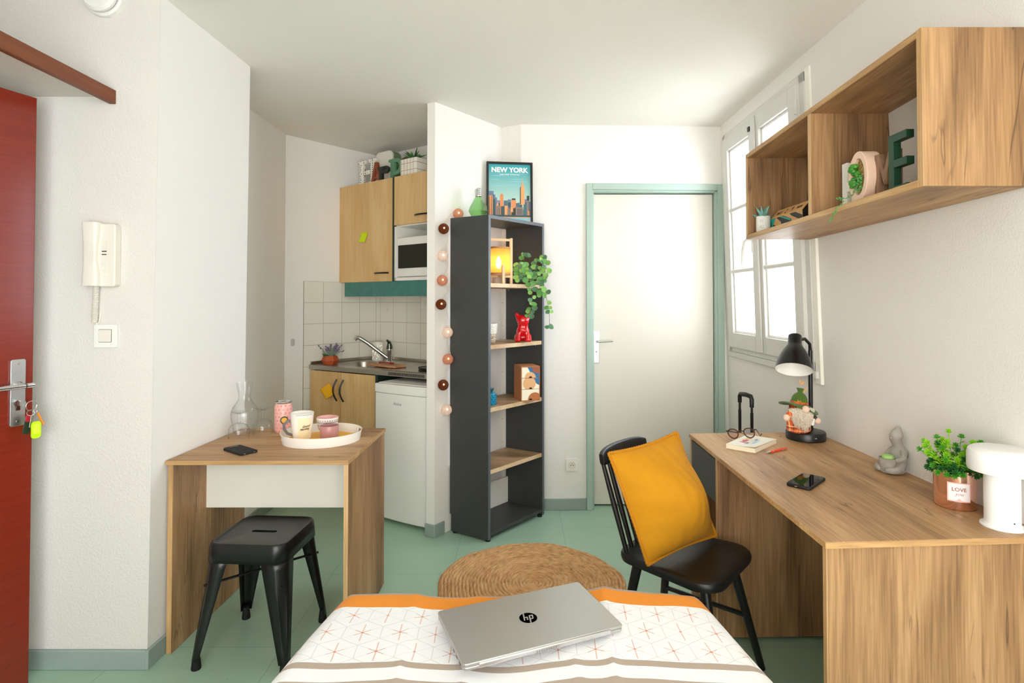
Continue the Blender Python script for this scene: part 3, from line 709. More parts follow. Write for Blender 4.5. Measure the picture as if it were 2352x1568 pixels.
def duv(u, v):
    s_ = (u-.5)*2*(HWD+.30); tt = -.30+v*(2.15)     # tt: distance from the far edge towards the head end
    hw = HWD+.062*min(1, max(0, tt/.40)); ds = abs(s_)-(hw-RC); dt = RC-.0-tt
    sx_, zx = fold(ds, 0); sy_, zy = fold(dt, 0)
    x = (1 if s_ >= 0 else -1)*(min(abs(s_), hw-RC)+sx_); y = (YF-RC)+sy_ if dt > 0 else YF-tt
    z = ZD-max(zx, zy)-.25*min(zx, zy)
    n = noise.noise(Vector((s_*2.6, tt*1.6, 0)))*.012+noise.noise(Vector((s_*7, tt*2.2, 4)))*.006
    n += .009*math.exp(-((s_-.30)/.16)**2)*math.exp(-(tt/.3)**2)
    for c0, sk, am in ((-.30, .06, .006), (-.12, -.03, .005), (.10, .05, .007), (.23, -.08, .009)):
        n += am*math.exp(-abs((s_-c0-sk*tt)/.016))
    fl = noise.noise(Vector((s_*5, 1.3, 7)))*.014*(1 if dt > -.05 else 0)
    return Vector((x+.01, y+(fl if dt > -.05 else 0)*min(1, max(0, (dt+.05)/.1)), max(.03, z+n)))
g = G(); g.grid(duv, 150, 170, uv=lambda u, v: ((u-.5)*2*(HWD+.30)+.02*noise.noise(Vector((u*6, v*9, 2))), -.30+v*2.15+.012*noise.noise(Vector((u*7, v*5, 5)))-.0))
dv = g.done('duvet', m, sharp=180)
rebase(dv, (0, .7, .5)); tag(dv, 'white duvet with orange star lines, orange band and beige stripes on the bed', 'duvet')

# ================================================================== THE KITCHEN CORNER
# glazed wall tiles on the two kitchen walls (tile 15 cm, grey joints)
def tiles(name, p, q, z0, z1, off_x, off_z):
    d = (q-p); L = d.length; ang = math.atan2(d.y, d.x)
    m, nt, b = base('tiles_'+name); tc = nd(nt, 'ShaderNodeTexCoord').outputs['Object']
    sp = nd(nt, 'ShaderNodeSeparateXYZ', {0: tc})
    v = nd(nt, 'ShaderNodeCombineXYZ', {0: mth(nt, 'ADD', sp.outputs[0], off_x), 1: mth(nt, 'ADD', sp.outputs[2], off_z), 2: 0.0}).outputs[0]
    br = nd(nt, 'ShaderNodeTexBrick', {'Vector': v, 'Color1': lin('#eae6da'), 'Color2': lin('#e8e4d7'), 'Mortar': lin('#aaa493'), 'Scale': 1.0, 'Mortar Size': .0017, 'Mortar Smooth': .2, 'Brick Width': .1545, 'Row Height': .1545}, offset=0.0)
    nt.links.new(br.outputs['Color'], b.inputs['Base Color'])
    nt.links.new(mth(nt, 'ADD', mth(nt, 'MULTIPLY', br.outputs['Fac'], .5), .12), b.inputs['Roughness'])
    nt.links.new(nd(nt, 'ShaderNodeBump', {'Height': mth(nt, 'SUBTRACT', 1.0, br.outputs['Fac']), 'Strength': .4, 'Distance': .001}).outputs[0], b.inputs['Normal'])
    g = G(); g.box(0, L, -.008, -.0005, z0, z1)
    o = g.done(name, m); o.location = (p.x, p.y, 0); o.rotation_euler = (0, 0, ang); return struct(o)
dA = (KB-KA).normalized(); TA = KA+dA*.132
tiles('trim_2', TA, KB-dA*.004, .25, 1.513, .1545*3-.001, .1545*9-1.513+.1545)
tiles('trim_3', KB+(KR-KB).normalized()*.008, KB+(KR-KB).normalized()*1.28, .25, 1.513, .1545-.02, .1545*9-1.513+.1545)

# --- base cabinet with two doors
aK = R(-30.2); K0 = (-1.519, 4.11, 0)
kb = thing('base_cabinet', 'light wood kitchen base cabinet with two doors and curved black handles', 'cabinet', K0, aK)
g = G(); g.prism([(.014, .02), (.653, .02), (.653, .48), (.125, .48)], .10, .118); g.box(.015, .031, .02, .03, .118, .878); g.box(.64, .653, .02, .48, .118, .878); g.box(.13, .64, .47, .48, .118, .75); g.done('carcass', WPLAS, kb, world=False, bevel=.001)
g = G(); g.box(.012, .664, .06, .078, 0, .10); g.done('plinth', DARKT, kb, world=False)
g = G(); g.box(.654, .676, -.002, .48, .10, .880); g.done('end_panel', DARKT, kb, world=False)
for k, (x0, x1) in enumerate(((.018, .328), (.332, .652))):
    g = G(); g.box(x0, x1, 0, .0185, .11, .875); o = g.done('door', BIRCH, kb, world=False, bevel=.0012)
    hx = x1-.030 if k == 0 else x0+.030
    g = G(); g.tube([(hx+(-.014)*sin(pi*i/12)*(1), -.008-.022*sin(pi*i/12), .678+.15*i/12) for i in range(13)], .0055, 10); g.done('handle', BLKM, o, world=False)
# --- steel worktop with sink, drainer edge and vent slots
wt = thing('worktop', 'stainless steel kitchen worktop with round-cornered sink and vent slots', 'worktop', (*K0[:2], .882), aK, absz=True)
MK = Matrix.Translation((*K0[:2], 0)) @ Matrix.Rotation(aK, 4, 'Z'); MKi = MK.inverted()
def kl(p): v = MKi @ Vector((p[0], p[1], 0)); return (v.x, v.y)
c_ = kl(KB+Vector((.012, -.012))); rr_ = kl(KB+(KR-KB).normalized()*1.20-Vector((.02, .02)))
poly = [(0, 0), (1.26, 0), rr_, c_]
sx0, sx1, sy0, sy1 = .17, .50, .09, .37
g = G()
# top face with the sink opening
oc = rrect(sx1-sx0, sy1-sy0, .08, 5, (sx0+sx1)/2, (sy0+sy1)/2)
o_ = [g.bm.verts.new((*p, .912)) for p in poly]; i_ = [g.bm.verts.new((*p, .912)) for p in oc]
ed = [g.bm.edges.new((o_[i], o_[(i+1) % 4])) for i in range(4)]+[g.bm.edges.new((i_[i], i_[(i+1) % len(i_)])) for i in range(len(i_))]
bmesh.ops.triangle_fill(g.bm, use_beauty=True, edges=ed)
lo_ = [g.bm.verts.new((*p, .882)) for p in poly]
for i in range(4): g.bm.faces.new((o_[i], lo_[i], lo_[(i+1) % 4], o_[(i+1) % 4]))
# up-stand along the walls
def wall_strip(p, q, h=.022, th=.010):
    p, q = Vector(p), Vector(q); d = (q-p).normalized(); n = Vector((-d.y, d.x))
    g.prism([p, q, q+n*th, p+n*th], .912, .912+h)
wall_strip(rr_, c_); wall_strip(c_, (0.0, .0+.012))
g.done('steel_top', STEEL, wt, world=False, bevel=.002, flip=True)
g = G(); ring = []
for k_, z in ((1, .912), (.985, .904), (.95, .812), (.80, .784), (.15, .780)):
    ring.append([g.bm.verts.new(((sx0+sx1)/2+(p[0]-(sx0+sx1)/2)*k_, (sy0+sy1)/2+(p[1]-(sy0+sy1)/2)*k_, z)) for p in oc])
for a, b_ in zip(ring, ring[1:]):
    for i in range(len(a)): g.bm.faces.new((a[i], a[(i+1) % len(a)], b_[(i+1) % len(a)], b_[i]))
g.bm.faces.new(ring[-1]); g.done('sink_bowl', STEEL, wt, world=False, flip=False)
g = G()
for i in range(28): g.box(.770+i*.0108, .7755+i*.0108, -.0012, .0005, .888, .907)
vs = g.done('vent_slots', BLACK, wt, world=False); vs['kind'] = 'stuff'
g = G(); g.box(.675, 1.25, .03, .40, .9122, .9155); g.done('hob_plate', mat('hob_steel', '#aaa69c', .25, 1.), wt, world=False, bevel=.002)
g = G(); g.lathe([(.094, .9155), (.098, .932), (.096, .926), (.085, .930), (.0, .930)], (.985, .19, 0), 40); hb = g.done('hotplate', mat('cast_iron', '#2b2724', .45, .6), wt, world=False)
g = G(); g.lathe([(.026, .930), (.024, .932), (0, .9325)], (.985, .19, 0), 24); g.done('centre_disc', CHROME, hb, world=False)
# --- mixer tap
tp = thing('mixer_tap', 'chrome single-lever mixer tap with long slanted spout behind the sink', 'tap', (-.972, 4.262, .912), aK)
g = G(); g.lathe([(0, 0), (.028, 0), (.026, .008), (.022, .012), (.021, .075), (.0225, .08), (.0225, .10), (0, .10)], (0, 0, 0), 24); g.done('tap_body', CHROME, tp, world=False)
g = G(); g.tube([(.004, -.005, .10), (.004, -.004, .125), (.008, -.012, .15), (.018, -.045, .168)], [.0235, .021, .014, .007], 14); g.done('lever', mat('dark_chrome', '#5d6157', .18, 1.), tp, world=False)
g = G(); g.tube([(-.008, -.012, .035), (-.05, -.045, .075), (-.12, -.10, .145), (-.165, -.135, .182), (-.182, -.148, .186), (-.192, -.155, .178), (-.194, -.157, .165)], [.016, .015, .0145, .014, .014, .0135, .013], 14); g.done('spout', CHROME, tp, world=False)
# --- dotted white jar, chopping board, corkscrew, lavender
jar = thing('perforated_jar', 'white ceramic jar with pierced dots behind the sink', 'jar', (-1.090, 4.385, .9125))
g = G(); g.lathe([(0, 0), (.040, 0), (.042, .004), (.041, .13), (.036, .142), (.033, .140), (.036, .125), (.036, .01), (0, .01)], (-1.090, 4.385, .9125), 30); g.done('jar_body', CERAM, jar)
g = G(); random.seed(3)
for k in range(60):
    z = .012+.11*random.random(); a = random.uniform(0, 2*pi)
    M_ = frame((-1.090+.0418*cos(a), 4.385+.0418*sin(a), .9125+z), (-sin(a), cos(a), 0), (0, 0, 1)); s_ = random.uniform(.0012, .0026)
    g.prism(circ(s_, 8), -.0004, .0006, M_)
o = g.done('pierced_dots', mat('candle_glow', '#fff6e0', .4, emis=('#fff0cc', 1.2)), jar); o['kind'] = 'stuff'
cbM = Matrix.Translation((-.907, 3.962, .9157)) @ Matrix.Rotation(R(-38), 4, 'Z')
cb = thing('chopping_board', 'small wooden chopping board on the steel worktop', 'board', (-.907, 3.962, .9157), R(-38))
P = [(-.17, -.06), (.10, -.065), (.13, -.055), (.135, .04), (.10, .062), (-.15, .062)]
g = G(); g.prism(P, .002, .016); g.done('board', wood('board_wood', 'x', '#a8714c', '#c08a63', '#d09e78', crack=0), cb, world=False, bevel=.002)
ck = thing('corkscrew', 'red folding corkscrew lying on the chopping board', 'corkscrew', (-.926, 3.975, .932), R(-20))
g = G(); g.prism(rrect(.12, .018, .008), .0002, .013); g.done('handle', mat('cork_red', '#8e1522', .35), ck, world=False, bevel=.002)
g = G(); g.box(-.05, .03, -.0095, .0095, .0005, .006); g.done('grip_plate', STEEL, ck, world=False, bevel=.001)
g = G(); g.tube([(.05+.004*i, .004*cos(i*1.1), .010+.004*sin(i*1.1)) for i in range(14)], .0016, 6); g.tube([(.06, -.006, .005), (.085, -.012, .008), (.1, -.006, .01), (.085, .0, .01)], .0016, 6); g.done('screw', CHROME, ck, world=False)
lv = thing('lavender_plant', 'lavender in a faceted terracotta pot on the left of the worktop', 'plant', (-1.372, 4.135, .9125), 0)
lx, ly, lz = -1.372, 4.135, .9125
g = G(); g.lathe([(0, 0), (.044, 0), (.062, .028), (.047, .062), (.042, .062), (.042, .05), (0, .05)], (lx, ly, lz), 6, Matrix.Rotation(R(12), 4, 'Z')); g.done('pot', mat('terracotta', '#b4532a', .75), lv, sharp=20)
random.seed(5); g = G(); g2 = G(); g3 = G()
for k in range(16):
    a = random.uniform(0, 2*pi); rr2 = random.uniform(.004, .03); t_ = random.uniform(.02, .085); h = random.uniform(.06, .125)
    p0 = Vector((lx+rr2*cos(a), ly+rr2*sin(a), lz+.05)); p2 = p0+Vector((t_*cos(a), t_*sin(a)*.8, h*(1-.3*t_/.085))); p1 = (p0+p2)/2+Vector((0, 0, .012))
    g.tube([p0, p1, p2], .0012, 5)
    for i in range(10):
        f = .45+.55*i/9; p = p1.lerp(p2, (f-.45)/.55) if f > .45 else p1
        g2.sphere(p+Vector((random.uniform(-.005, .005), random.uniform(-.005, .005), random.uniform(-.003, .003))), random.uniform(.003, .0048), 6)
    for i in range(5):
        f = random.random()*.7; p = p0.lerp(p1, f); dr = Vector((random.uniform(-1, 1), random.uniform(-1, 1), .9)).normalized()
        g3.tube([p, p+dr*.02, p+dr*.042], [.0012, .0028, .0005], 5)
g.done('stems', mat('grey_green', '#7d8c72', .7), lv); o = g2.done('blossom', mat('lavender_flower', '#7d6e93', .8), lv); o['kind'] = 'stuff'
o = g3.done('foliage', mat('sage_leaf', '#92a08c', .7), lv); o['kind'] = 'stuff'
g = G()
for k in range(9):
    a = R(150+k*18); dr = Vector((cos(a), sin(a), .8)).normalized(); p0 = Vector((lx-.02, ly-.015, lz+.05))
    g.tube([p0, p0+dr*.022, p0+dr*.042], [.003, .008, .001], 6)
g.done('green_leaves', mat('deep_green', '#2f6b34', .5), lv)

# --- fridge
aF = R(-30.3); fo = (-.913, 3.612, 0)
fr_ = thing('fridge', 'small white fridge under the worktop, partly behind the partition wall', 'fridge', fo, aF)
g = G(); g.box(.004, .430, .05, .50, .02, .835); g.done('cabinet', WPLAS, fr_, world=False, bevel=.004)
g = G(); g.box(.0, .434, .03, .50, .835, .856); g.done('top_panel', WPLAS, fr_, world=False, bevel=.004)
g = G()
def frd(u, v): return Vector((.002+.430*u, .0+.05-.05-.014*sin(pi*u)*.6, .024+v*.795))
N = 12; fl_ = [(.002+.430*i/N, -.010*sin(pi*i/N)) for i in range(N+1)]
g.prism(fl_+[(.432, .045), (.002, .045)], .024, .795); dr_ = g.done('door', WPLAS, fr_, world=False, bevel=.003)
g = G(); g.prism([(x, y-.004) for x, y in fl_]+[(.432, .045), (.002, .045)], .797, .853); g.done('handle_strip', WPLAS, dr_, world=False, bevel=.004)
g = G(); M_ = frame((.195, -.0105, .738), (1, 0, 0), (0, 0, 1)); g.text('Amica', .026, M_, .0004); g.done('lettering', mat('grey_print', '#8d8f92', .5), dr_, world=False, flip=False)
for x in (.04, .39):
    for y in (.08, .45): g = G(); g.cyl((x, y, 0), (x, y, .02), .015, seg=12); g.done('foot', BLACK, fr_, world=False)

# --- wall cabinets, range hood panel, microwave
aU = R(-37); U0 = (-1.372, 4.317, 0)
wc = thing('wall_cabinet', 'tall light wood kitchen wall cabinet with a yellow-green note on its door', 'cabinet', (*U0[:2], 1.505), aU, absz=True)
g = G(); g.box(.045, .611, .02, .33, 1.512, 2.224); g.done('carcass', WPLAS, wc, world=False)
g = G(); g.box(0, .612, 0, .0185, 1.508, 2.230); o = g.done('door', BIRCH, wc, world=False, bevel=.0012)
g = G(); g.tube([(.43+.15*i/10, -.006-.02*sin(pi*i/10)**.5, 1.567) for i in range(11)], .0055, 10); g.done('handle', BLKM, o, world=False)
w2 = thing('niche_cabinet', 'short light wood wall cabinet above an open white microwave niche', 'cabinet', (*U0[:2], 1.51), aU, absz=True)
g = G(); g.box(.614, .627, -.002, .33, 1.508, 2.232); g.done('end_panel', DARKT, w2, world=False)
g = G(); x0, x1 = .629, 1.14
g.box(x0, x0+.016, .004, .33, 1.51, 1.885); g.box(x1-.016, x1, .004, .33, 1.51, 1.885); g.box(x0, x1, .004, .33, 1.51, 1.532); g.box(x0, x1, .02, .33, 1.885, 2.226); g.box(x0, x1, .318, .33, 1.51, 1.9)
g.done('carcass', WPLAS, w2, world=False)
g = G(); g.box(.629, 1.14, 0, .0185, 1.893, 2.232); o = g.done('door', BIRCH, w2, world=False, bevel=.0012)
g = G(); g.tube([(.845+.14*i/10, -.006-.02*sin(pi*i/10)**.5, 1.945+.0*i) for i in range(11)], .0055, 10); g.done('handle', BLKM, o, world=False)
hd = thing('range_hood', 'teal panel of the range hood below the kitchen wall cabinets', 'hood', (*U0[:2], 1.4), aU, absz=True)
g = G(); g.box(.075, 1.14, .0, .02, 1.403, 1.5075); g.done('front_panel', TEAL, hd, world=False, bevel=.001)
g = G(); g.box(.075, 1.14, .02, .33, 1.44, 1.5075); g.done('hood_body', mat('hood_grey', '#c9c7bd', .5), hd, world=False)
mw = thing('microwave', 'white microwave with dark window in the kitchen niche', 'microwave', (*U0[:2], 1.532), aU, absz=True)
g = G(); g.box(.652, 1.11, .03, .30, 1.5325, 1.80); g.done('housing', WPLAS, mw, world=False, bevel=.004)
g = G(); Pf = [(.650+.46*i/10, .008-.014*sin(pi*i/10)) for i in range(11)]
g.prism(Pf+[(1.11, .03), (.650, .03)], 1.536, 1.804); o = g.done('door', WPLAS, mw, world=False, bevel=.006)
g = G(); M_ = frame((.835, -.0065, 1.672), (1, 0, 0), (0, 0, 1)); g.prism(rrect(.31, .158, .004, 3), -.004, .0002, M_); g.done('window', mat('dark_glass', '#17170f', .12), o, world=False)

# --- sticky notes
def note(name, label, M, s, skew, m, curl, wide=1.0, rot=0):
    NR_ = Matrix.Rotation(R(rot), 4, 'Z')
    g = G(); n = 8
    V = [[g.bm.verts.new(M @ (Matrix.Diagonal((wide, 1, 1, 1)) @ (NR_ @ Vector(((i/n-.5)*s+skew*(j/n-.5)*s, (j/n-.5)*s, .0012+curl*(1-j/n)**2))))) for j in range(n+1)] for i in range(n+1)]
    for i in range(n):
        for j in range(n): g.bm.faces.new((V[i][j], V[i+1][j], V[i+1][j+1], V[i][j+1]))
    o = g.done(name, m, flip=False, solid=.0003); return tag(rebase(o, M.translation), label, 'note', 'sticky notes on the kitchen cabinet doors')
def onfront(o, a, x, z, rot=0, off=-.0008):
    return Matrix.Translation(o) @ Matrix.Rotation(a, 4, 'Z') @ frame((x, off, z), (1, 0, 0), (0, 0, 1)) @ Matrix.Rotation(R(rot), 4, 'Z')
note('sticky_note', 'yellow-green sticky note on the tall wall cabinet door', onfront(U0, aU, .297, 1.834, -3), .072, .28, mat('note_lime', '#cbe00a', .8, emis=None), .010)
note('sticky_note', 'orange-yellow sticky note on the left base cabinet door', onfront(K0, aK, .205, .737), .080, 0, mat('note_orange', '#fdbb08', .8), .014, 1.5, 42)

# --- pull cord, sockets
pcx = thing('pull_cord', 'thin pull cord with white knob hanging under the range hood', 'cord', (-.99, 4.26, 1.30))
g = G(); g.tube([(-1.0, 4.28, 1.4395), (-.9985, 4.279, 1.36), (-1.0, 4.28, 1.315)], .0016, 6); g.tube([(-1.008, 4.286, 1.4395), (-1.004, 4.283, 1.37), (-1.0, 4.28, 1.31)], .0016, 6); g.done('cord', CREAM, pcx)
g = G(); g.sphere((-1.0, 4.28, 1.304), .011, 14); g.done('knob', CREAM, pcx)
def plate(name, label, cat, M, s, h=None):
    t = thing(name, label, cat, tuple(M.translation)); g = G(); g.prism(rrect(s, h or s, .006, 3), .0005, .009, M); g.done('plate', WPLAS, t, bevel=.0015); return t
dR = (KR-KB).normalized(); pR = KB+dR*.545; nR = Vector((dR.y, -dR.x))
M_ = frame((pR.x+nR.x*.0085, pR.y+nR.y*.0085, 1.355), (dR.x, dR.y, 0), (0, 0, 1))
t = plate('wall_socket', 'white power socket on the kitchen tiles under the range hood', 'socket', M_, .082)
g = G(); g.ring(circ(.022, 24), circ(.018, 24), .009, .013, M_); g.prism(circ(.018, 24), .006, .0095, M_); g.done('outlet_ring', CREAM, t)
g = G(); g.cyl(M_ @ Vector((0, .006, .0095)), M_ @ Vector((0, .006, .017)), .0025, seg=8); g.done('earth_pin', CHROME, t)
M_ = frame(((B0+ub*.335).x-vb.x*.0005, (B0+ub*.335).y-vb.y*.0005, .295), (ub.x, ub.y, 0), (0, 0, 1))
t = plate('wall_socket', 'white power socket low on the back wall left of the white door', 'socket', M_, .081)
g = G(); g.ring(circ(.024, 24), circ(.020, 24), .009, .0125, M_); g.prism(circ(.020, 24), .006, .0095, M_); g.done('outlet_ring', CREAM, t)
for x in (-.008, .008): g = G(); g.cyl(M_ @ Vector((x, -.003, .0094)), M_ @ Vector((x, -.003, .0105)), .003, seg=10); g.done('pin_hole', BLACK, t)
g = G(); g.cyl(M_ @ Vector((0, .009, .0095)), M_ @ Vector((0, .009, .017)), .0025, seg=8); g.done('earth_pin', CHROME, t)
pG = KA+dA*.052; nA = Vector((dA.y, -dA.x))
M_ = frame((pG.x+nA.x*.0005, pG.y+nA.y*.0005, 1.078), (dA.x, dA.y, 0), (0, 0, 1))
tt = plate('wall_button', 'small grey wall plate left of the kitchen tiles', 'switch', M_, .026, .048); tt.children[0].data.materials[0] = mat('plate_grey', '#bfbcba', .5)

# --- things standing on the wall cabinets
ZU = 2.2335
MU = Matrix.Translation(U0) @ Matrix.Rotation(aU, 4, 'Z')
def ul(x, y, z=ZU): return MU @ Vector((x, y, z))
def letter(name, label, M, parts, th, m, par=None, group=None):
    "flat letter: list of prisms or rings in the plane x,z of M"
    g = G()
    for p in parts:
        if p[0] == 'p': g.prism(p[1], 0, th, M)
        else: g.ring(p[1], p[2], 0, th, M)
    o = g.done(name, m, bevel=.0012); rebase(o, M.translation); return tag(o, label, 'letter', group or ('letters on the kitchen wall cabinet' if M.translation.x < 0 else 'letters on the wall shelf'))
def LM(x, y): return MU @ frame((x, y, ZU+.0005), (1, 0, 0), (0, 0, 1))   # y' is up, z' towards the room
m, nt, b = base('dotted_letter'); tc = nd(nt, 'ShaderNodeTexCoord').outputs['Object']
vo = nd(nt, 'ShaderNodeTexVoronoi', {'Vector': tc, 'Scale': 62.0, 'Randomness': .25}).outputs['Distance']
nt.links.new(mixc(nt, mth(nt, 'LESS_THAN', vo, .33), lin('#efece2'), lin('#2b2826')), b.inputs['Base Color'])
hs = [('p', [(0, 0), (.092, 0), (.092, .024), (.072, .034), (.072, .165), (.096, .176), (.096, .196), (.012, .196), (.012, .176), (.03, .165), (.03, .034), (0, .024)]),
      ('p', [(.132, 0), (.222, 0), (.222, .024), (.198, .034), (.198, .165), (.222, .176), (.222, .196), (.135, .196), (.135, .176), (.158, .165), (.158, .034), (.132, .024)]), ('p', [(.071, .085), (.159, .085), (.159, .117), (.071, .117)])]
letter('letter_ornament', 'white letter H with black dots standing on the kitchen wall cabinet', LM(.10, .11), hs, .022, m)
As = [('p', [(0, 0), (.028, 0), (.0565, .118), (.0565, .150), (.042, .150)]), ('p', [(.113, 0), (.085, 0), (.0565, .118), (.0565, .150), (.072, .150)]), ('p', [(.0349, .028), (.0781, .028), (.0738, .046), (.0392, .046)])]
letter('letter_ornament', 'rust brown letter A on the kitchen wall cabinet', LM(.303, .075), As, .02, mat('rust_paint', '#8c452a', .6))
def Pparts(w, h, st):
    out = [(st, h), (st, h*.5-.0), (w-.02, h*.5), (w, h*.62), (w, h*.88), (w-.02, h)]
    inn = [(st*1.0+.0, h-.022), (st, h*.5+.022), (w-.034, h*.5+.022), (w-.026, h*.68), (w-.026, h*.82), (w-.034, h-.022)]
    return [('p', [(.008, 0), (st+.008, 0), (st+.008, h-.001), (-.012, h-.001), (-.012, h-.02), (.008, h-.026)]), ('r', [(p[0]+.008, p[1]) for p in out], [(p[0]+.010, p[1]) for p in inn])]
letter('letter_ornament', 'small near-black letter P on the kitchen wall cabinet', LM(.418, .054), Pparts(.098, .102, .03), .02, mat('dark_green_black', '#1d241f', .5))
def Pgreen():
    out = [(.04+.075*cos(R(a))+(.0), .092+.058*sin(R(a))) for a in range(-90, 91, 15)]
    o1 = [(.04, .034)]+[(.075+.062*cos(R(a)), .092+.058*sin(R(a))) for a in range(-90, 91, 15)]+[(.04, .150)]
    i1 = [(.052, .062)]+[(.072+.030*cos(R(a)), .092+.030*sin(R(a))) for a in range(-90, 91, 15)]+[(.052, .122)]
    return [('p', [(.01, 0), (.040, 0), (.040, .1495), (-.012, .1495), (-.012, .132), (.01, .126)]), ('r', o1, i1)]
letter('letter_ornament', 'sage green letter P on the kitchen wall cabinet beside the checked pot', LM(.503, .085), Pgreen(), .022, mat('sage_paint', '#5f8f6e', .6))
bx = thing('storage_tin', 'white rounded storage tin with green lid behind the letters on the wall cabinet', 'tin', tuple(ul(.38, .25)))
M_ = MU @ frame((.305, .20, ZU+.002), (1, 0, 0), (0, 0, 1)) @ Matrix.Translation((0, .132, 0))
g = G(); g.prism(rrect(.185, .264, .04, 6), 0, .03, M_); g.done('front_shell', mat('tin_white', '#e9e6da', .3), bx, bevel=.01)
g = G(); g.prism(rrect(.18, .26, .04, 6), -.07, 0, M_); g.done('tin_body', mat('tin_green', '#6f8262', .4), bx, bevel=.008)
M_ = MU @ frame((.435, .30, ZU+.002), (1, 0, 0), (0, 0, 1)) @ Matrix.Translation((0, .115, 0))
rp = thing('round_tray', 'round olive metal tray leaning behind the storage tin on the wall cabinet', 'tray', tuple(ul(.46, .30)))
g = G(); g.lathe([(0, 0), (.105, 0), (.115, .012), (.112, .012), (.103, .003), (0, .003)], (0, 0, 0), 40, M_); g.done('tray_body', mat('olive_metal', '#8f8c6c', .4, .3), rp)
# checked pot with a spiky plant
cp = thing('potted_plant', 'spiky green plant in a white and red checked square pot on the wall cabinet', 'plant', tuple(ul(.735, .09)))
m, nt, b = base('checked_pot'); tc = nd(nt, 'ShaderNodeTexCoord').outputs['Object']
mpn = nd(nt, 'ShaderNodeMapping', {'Vector': tc, 'Rotation': (0, 0, -aU)}).outputs[0]; sp = nd(nt, 'ShaderNodeSeparateXYZ', {0: mpn})
def stripe(s_, per, off, wd): return mth(nt, 'LESS_THAN', mth(nt, 'FLOORED_MODULO', mth(nt, 'ADD', s_, off), per), wd)
lnn = mth(nt, 'MAXIMUM', stripe(sp.outputs[0], .031, .01, .004), stripe(sp.outputs[2], .048, .012, .004))
nt.links.new(mixc(nt, mth(nt, 'MULTIPLY', lnn, .7), lin('#eeebe0'), lin('#a24a45')), b.inputs['Base Color'])
g = G(); M_ = MU @ Matrix.Translation((.735, .09, ZU+.0005))
pts = rrect(.165, .12, .01, 3)
g.prism(pts, 0, .118, M_); g.done('pot', m, cp, bevel=.003)
g = G(); g.prism(rrect(.148, .103, .008, 3), .1181, .1195, M_); g.done('soil', mat('soil', '#3a2c20', .9), cp)
random.seed(11)
for k in range(34):
    a = random.uniform(0, 2*pi); el = random.uniform(.1, 1.4); L = random.uniform(.05, .10)
    dr = Vector((cos(a)*cos(el), sin(a)*cos(el)*.8, sin(el))); p0 = M_ @ Vector((0, 0, .119)); 
    bend = Vector((dr.x, dr.y, -.2))*.012
    g = G(); g.tube([p0, p0+dr*L*.35, p0+dr*L*.7+bend*.4, p0+dr*L+bend], [.002, .0055, .004, .0004], 5); g.done('leaf', LEAF if k % 3 else mat('dark_leaf', '#22482c', .45), cp)

# ================================================================== ON THE LEFT WALLS
WE = 2.151
ic = thing('intercom', 'cream wall intercom handset with coiled cord beside the red door', 'intercom', (-1.565, WE, 1.42))
def WM(x, z, d=0): return frame((x, WE-d, z), (1, 0, 0), (0, 0, 1))      # local z points into the room
g = G(); g.prism(rrect(.066, .236, .012, 4), .0005, .034, WM(-1.540, 1.543)); g.done('base_unit', CREAM, ic, bevel=.004)
g = G()
def hs_(u, v):
    z = 1.428+.236*v; a = 2*pi*u; bow = .012*sin(pi*v)
    wv = .030; xx = -1.592+.002*(1-v); dep = .046
    x = xx+wv*(abs(cos(a))**.45)*(1 if cos(a) > 0 else -1); y = WE-.001-dep/2-dep/2*(abs(sin(a))**.45)*(1 if sin(a) > 0 else -1)
    if y < WE-.03: y -= .010-bow*.6
    if cos(a) > .3: x -= .010*sin(pi*min(1, max(0, (v-.12)/.76)))**2
    return Vector((x, min(y, WE-.0008), z))
V = [[g.bm.verts.new(hs_(i/28, j/16)) for j in range(17)] for i in range(28)]
for i in range(28):
    for j in range(16): g.bm.faces.new((V[i][j], V[(i+1) % 28][j], V[(i+1) % 28][j+1], V[i][j+1]))
g.bm.faces.new([V[i][0] for i in range(28)]); g.bm.faces.new([V[i][16] for i in range(28)])
g.done('handset', CREAM, ic, bevel=.003)
for k in range(2): g = G(); g.prism(rrect(.018, .0032, .001, 2), .0342, .0350, WM(-1.547, 1.545+.012*k)); g.done('speaker_slot', BLACK, ic)
for k in range(3): g = G(); g.prism(rrect(.024, .019, .003, 3), .034, .0362, WM(-1.546, 1.519-.024*k)); g.done('button', CREAM, ic, bevel=.001)
g = G()
for k in range(8): g.prism(rrect(.022, .0018, .0008, 2), .034, .0352, WM(-1.546, 1.562+.005*k))
g.done('speaker_grille', CREAM, ic)['kind'] = 'stuff'
g = G(); pts = []
for i in range(26*10+1):
    f = i/260; a = 2*pi*26*f; cx_ = -1.590-.006*f; pts.append((cx_+.0085*cos(a), WE-.013-.0085*sin(a), 1.428-.138*f))
g.tube(pts, .0026, 6); g.tube([(-1.596, WE-.013, 1.292), (-1.592, WE-.006, 1.285), (-1.585, WE-.003, 1.292), (-1.58, WE-.002, 1.33)], .003, 6); g.done('coiled_cord', CREAM, ic)
ls = plate('light_switch', 'cream square light switch below the intercom', 'switch', WM(-1.558, 1.240), .087)
g = G(); g.prism(rrect(.046, .046, .003, 3), .009, .0125, WM(-1.558, 1.241)); g.done('rocker', CREAM, ls, bevel=.0012)
g = G(); g.prism(rrect(.049, .049, .003, 3), .009, .0095, WM(-1.558, 1.241)); g.done('rocker_gap', mat('gap_grey', '#6b675e', .8), ls)
sd = thing('smoke_detector', 'round white smoke detector at the top of the entry wall', 'detector', (-1.575, WE, 2.46))
g = G(); g.lathe([(0, .0005), (.072, .0005), (.072, .018), (.066, .024), (.056, .024)], (0, 0, 0), 40, WM(-1.575, 2.522)); g.done('base_ring', WPLAS, sd)
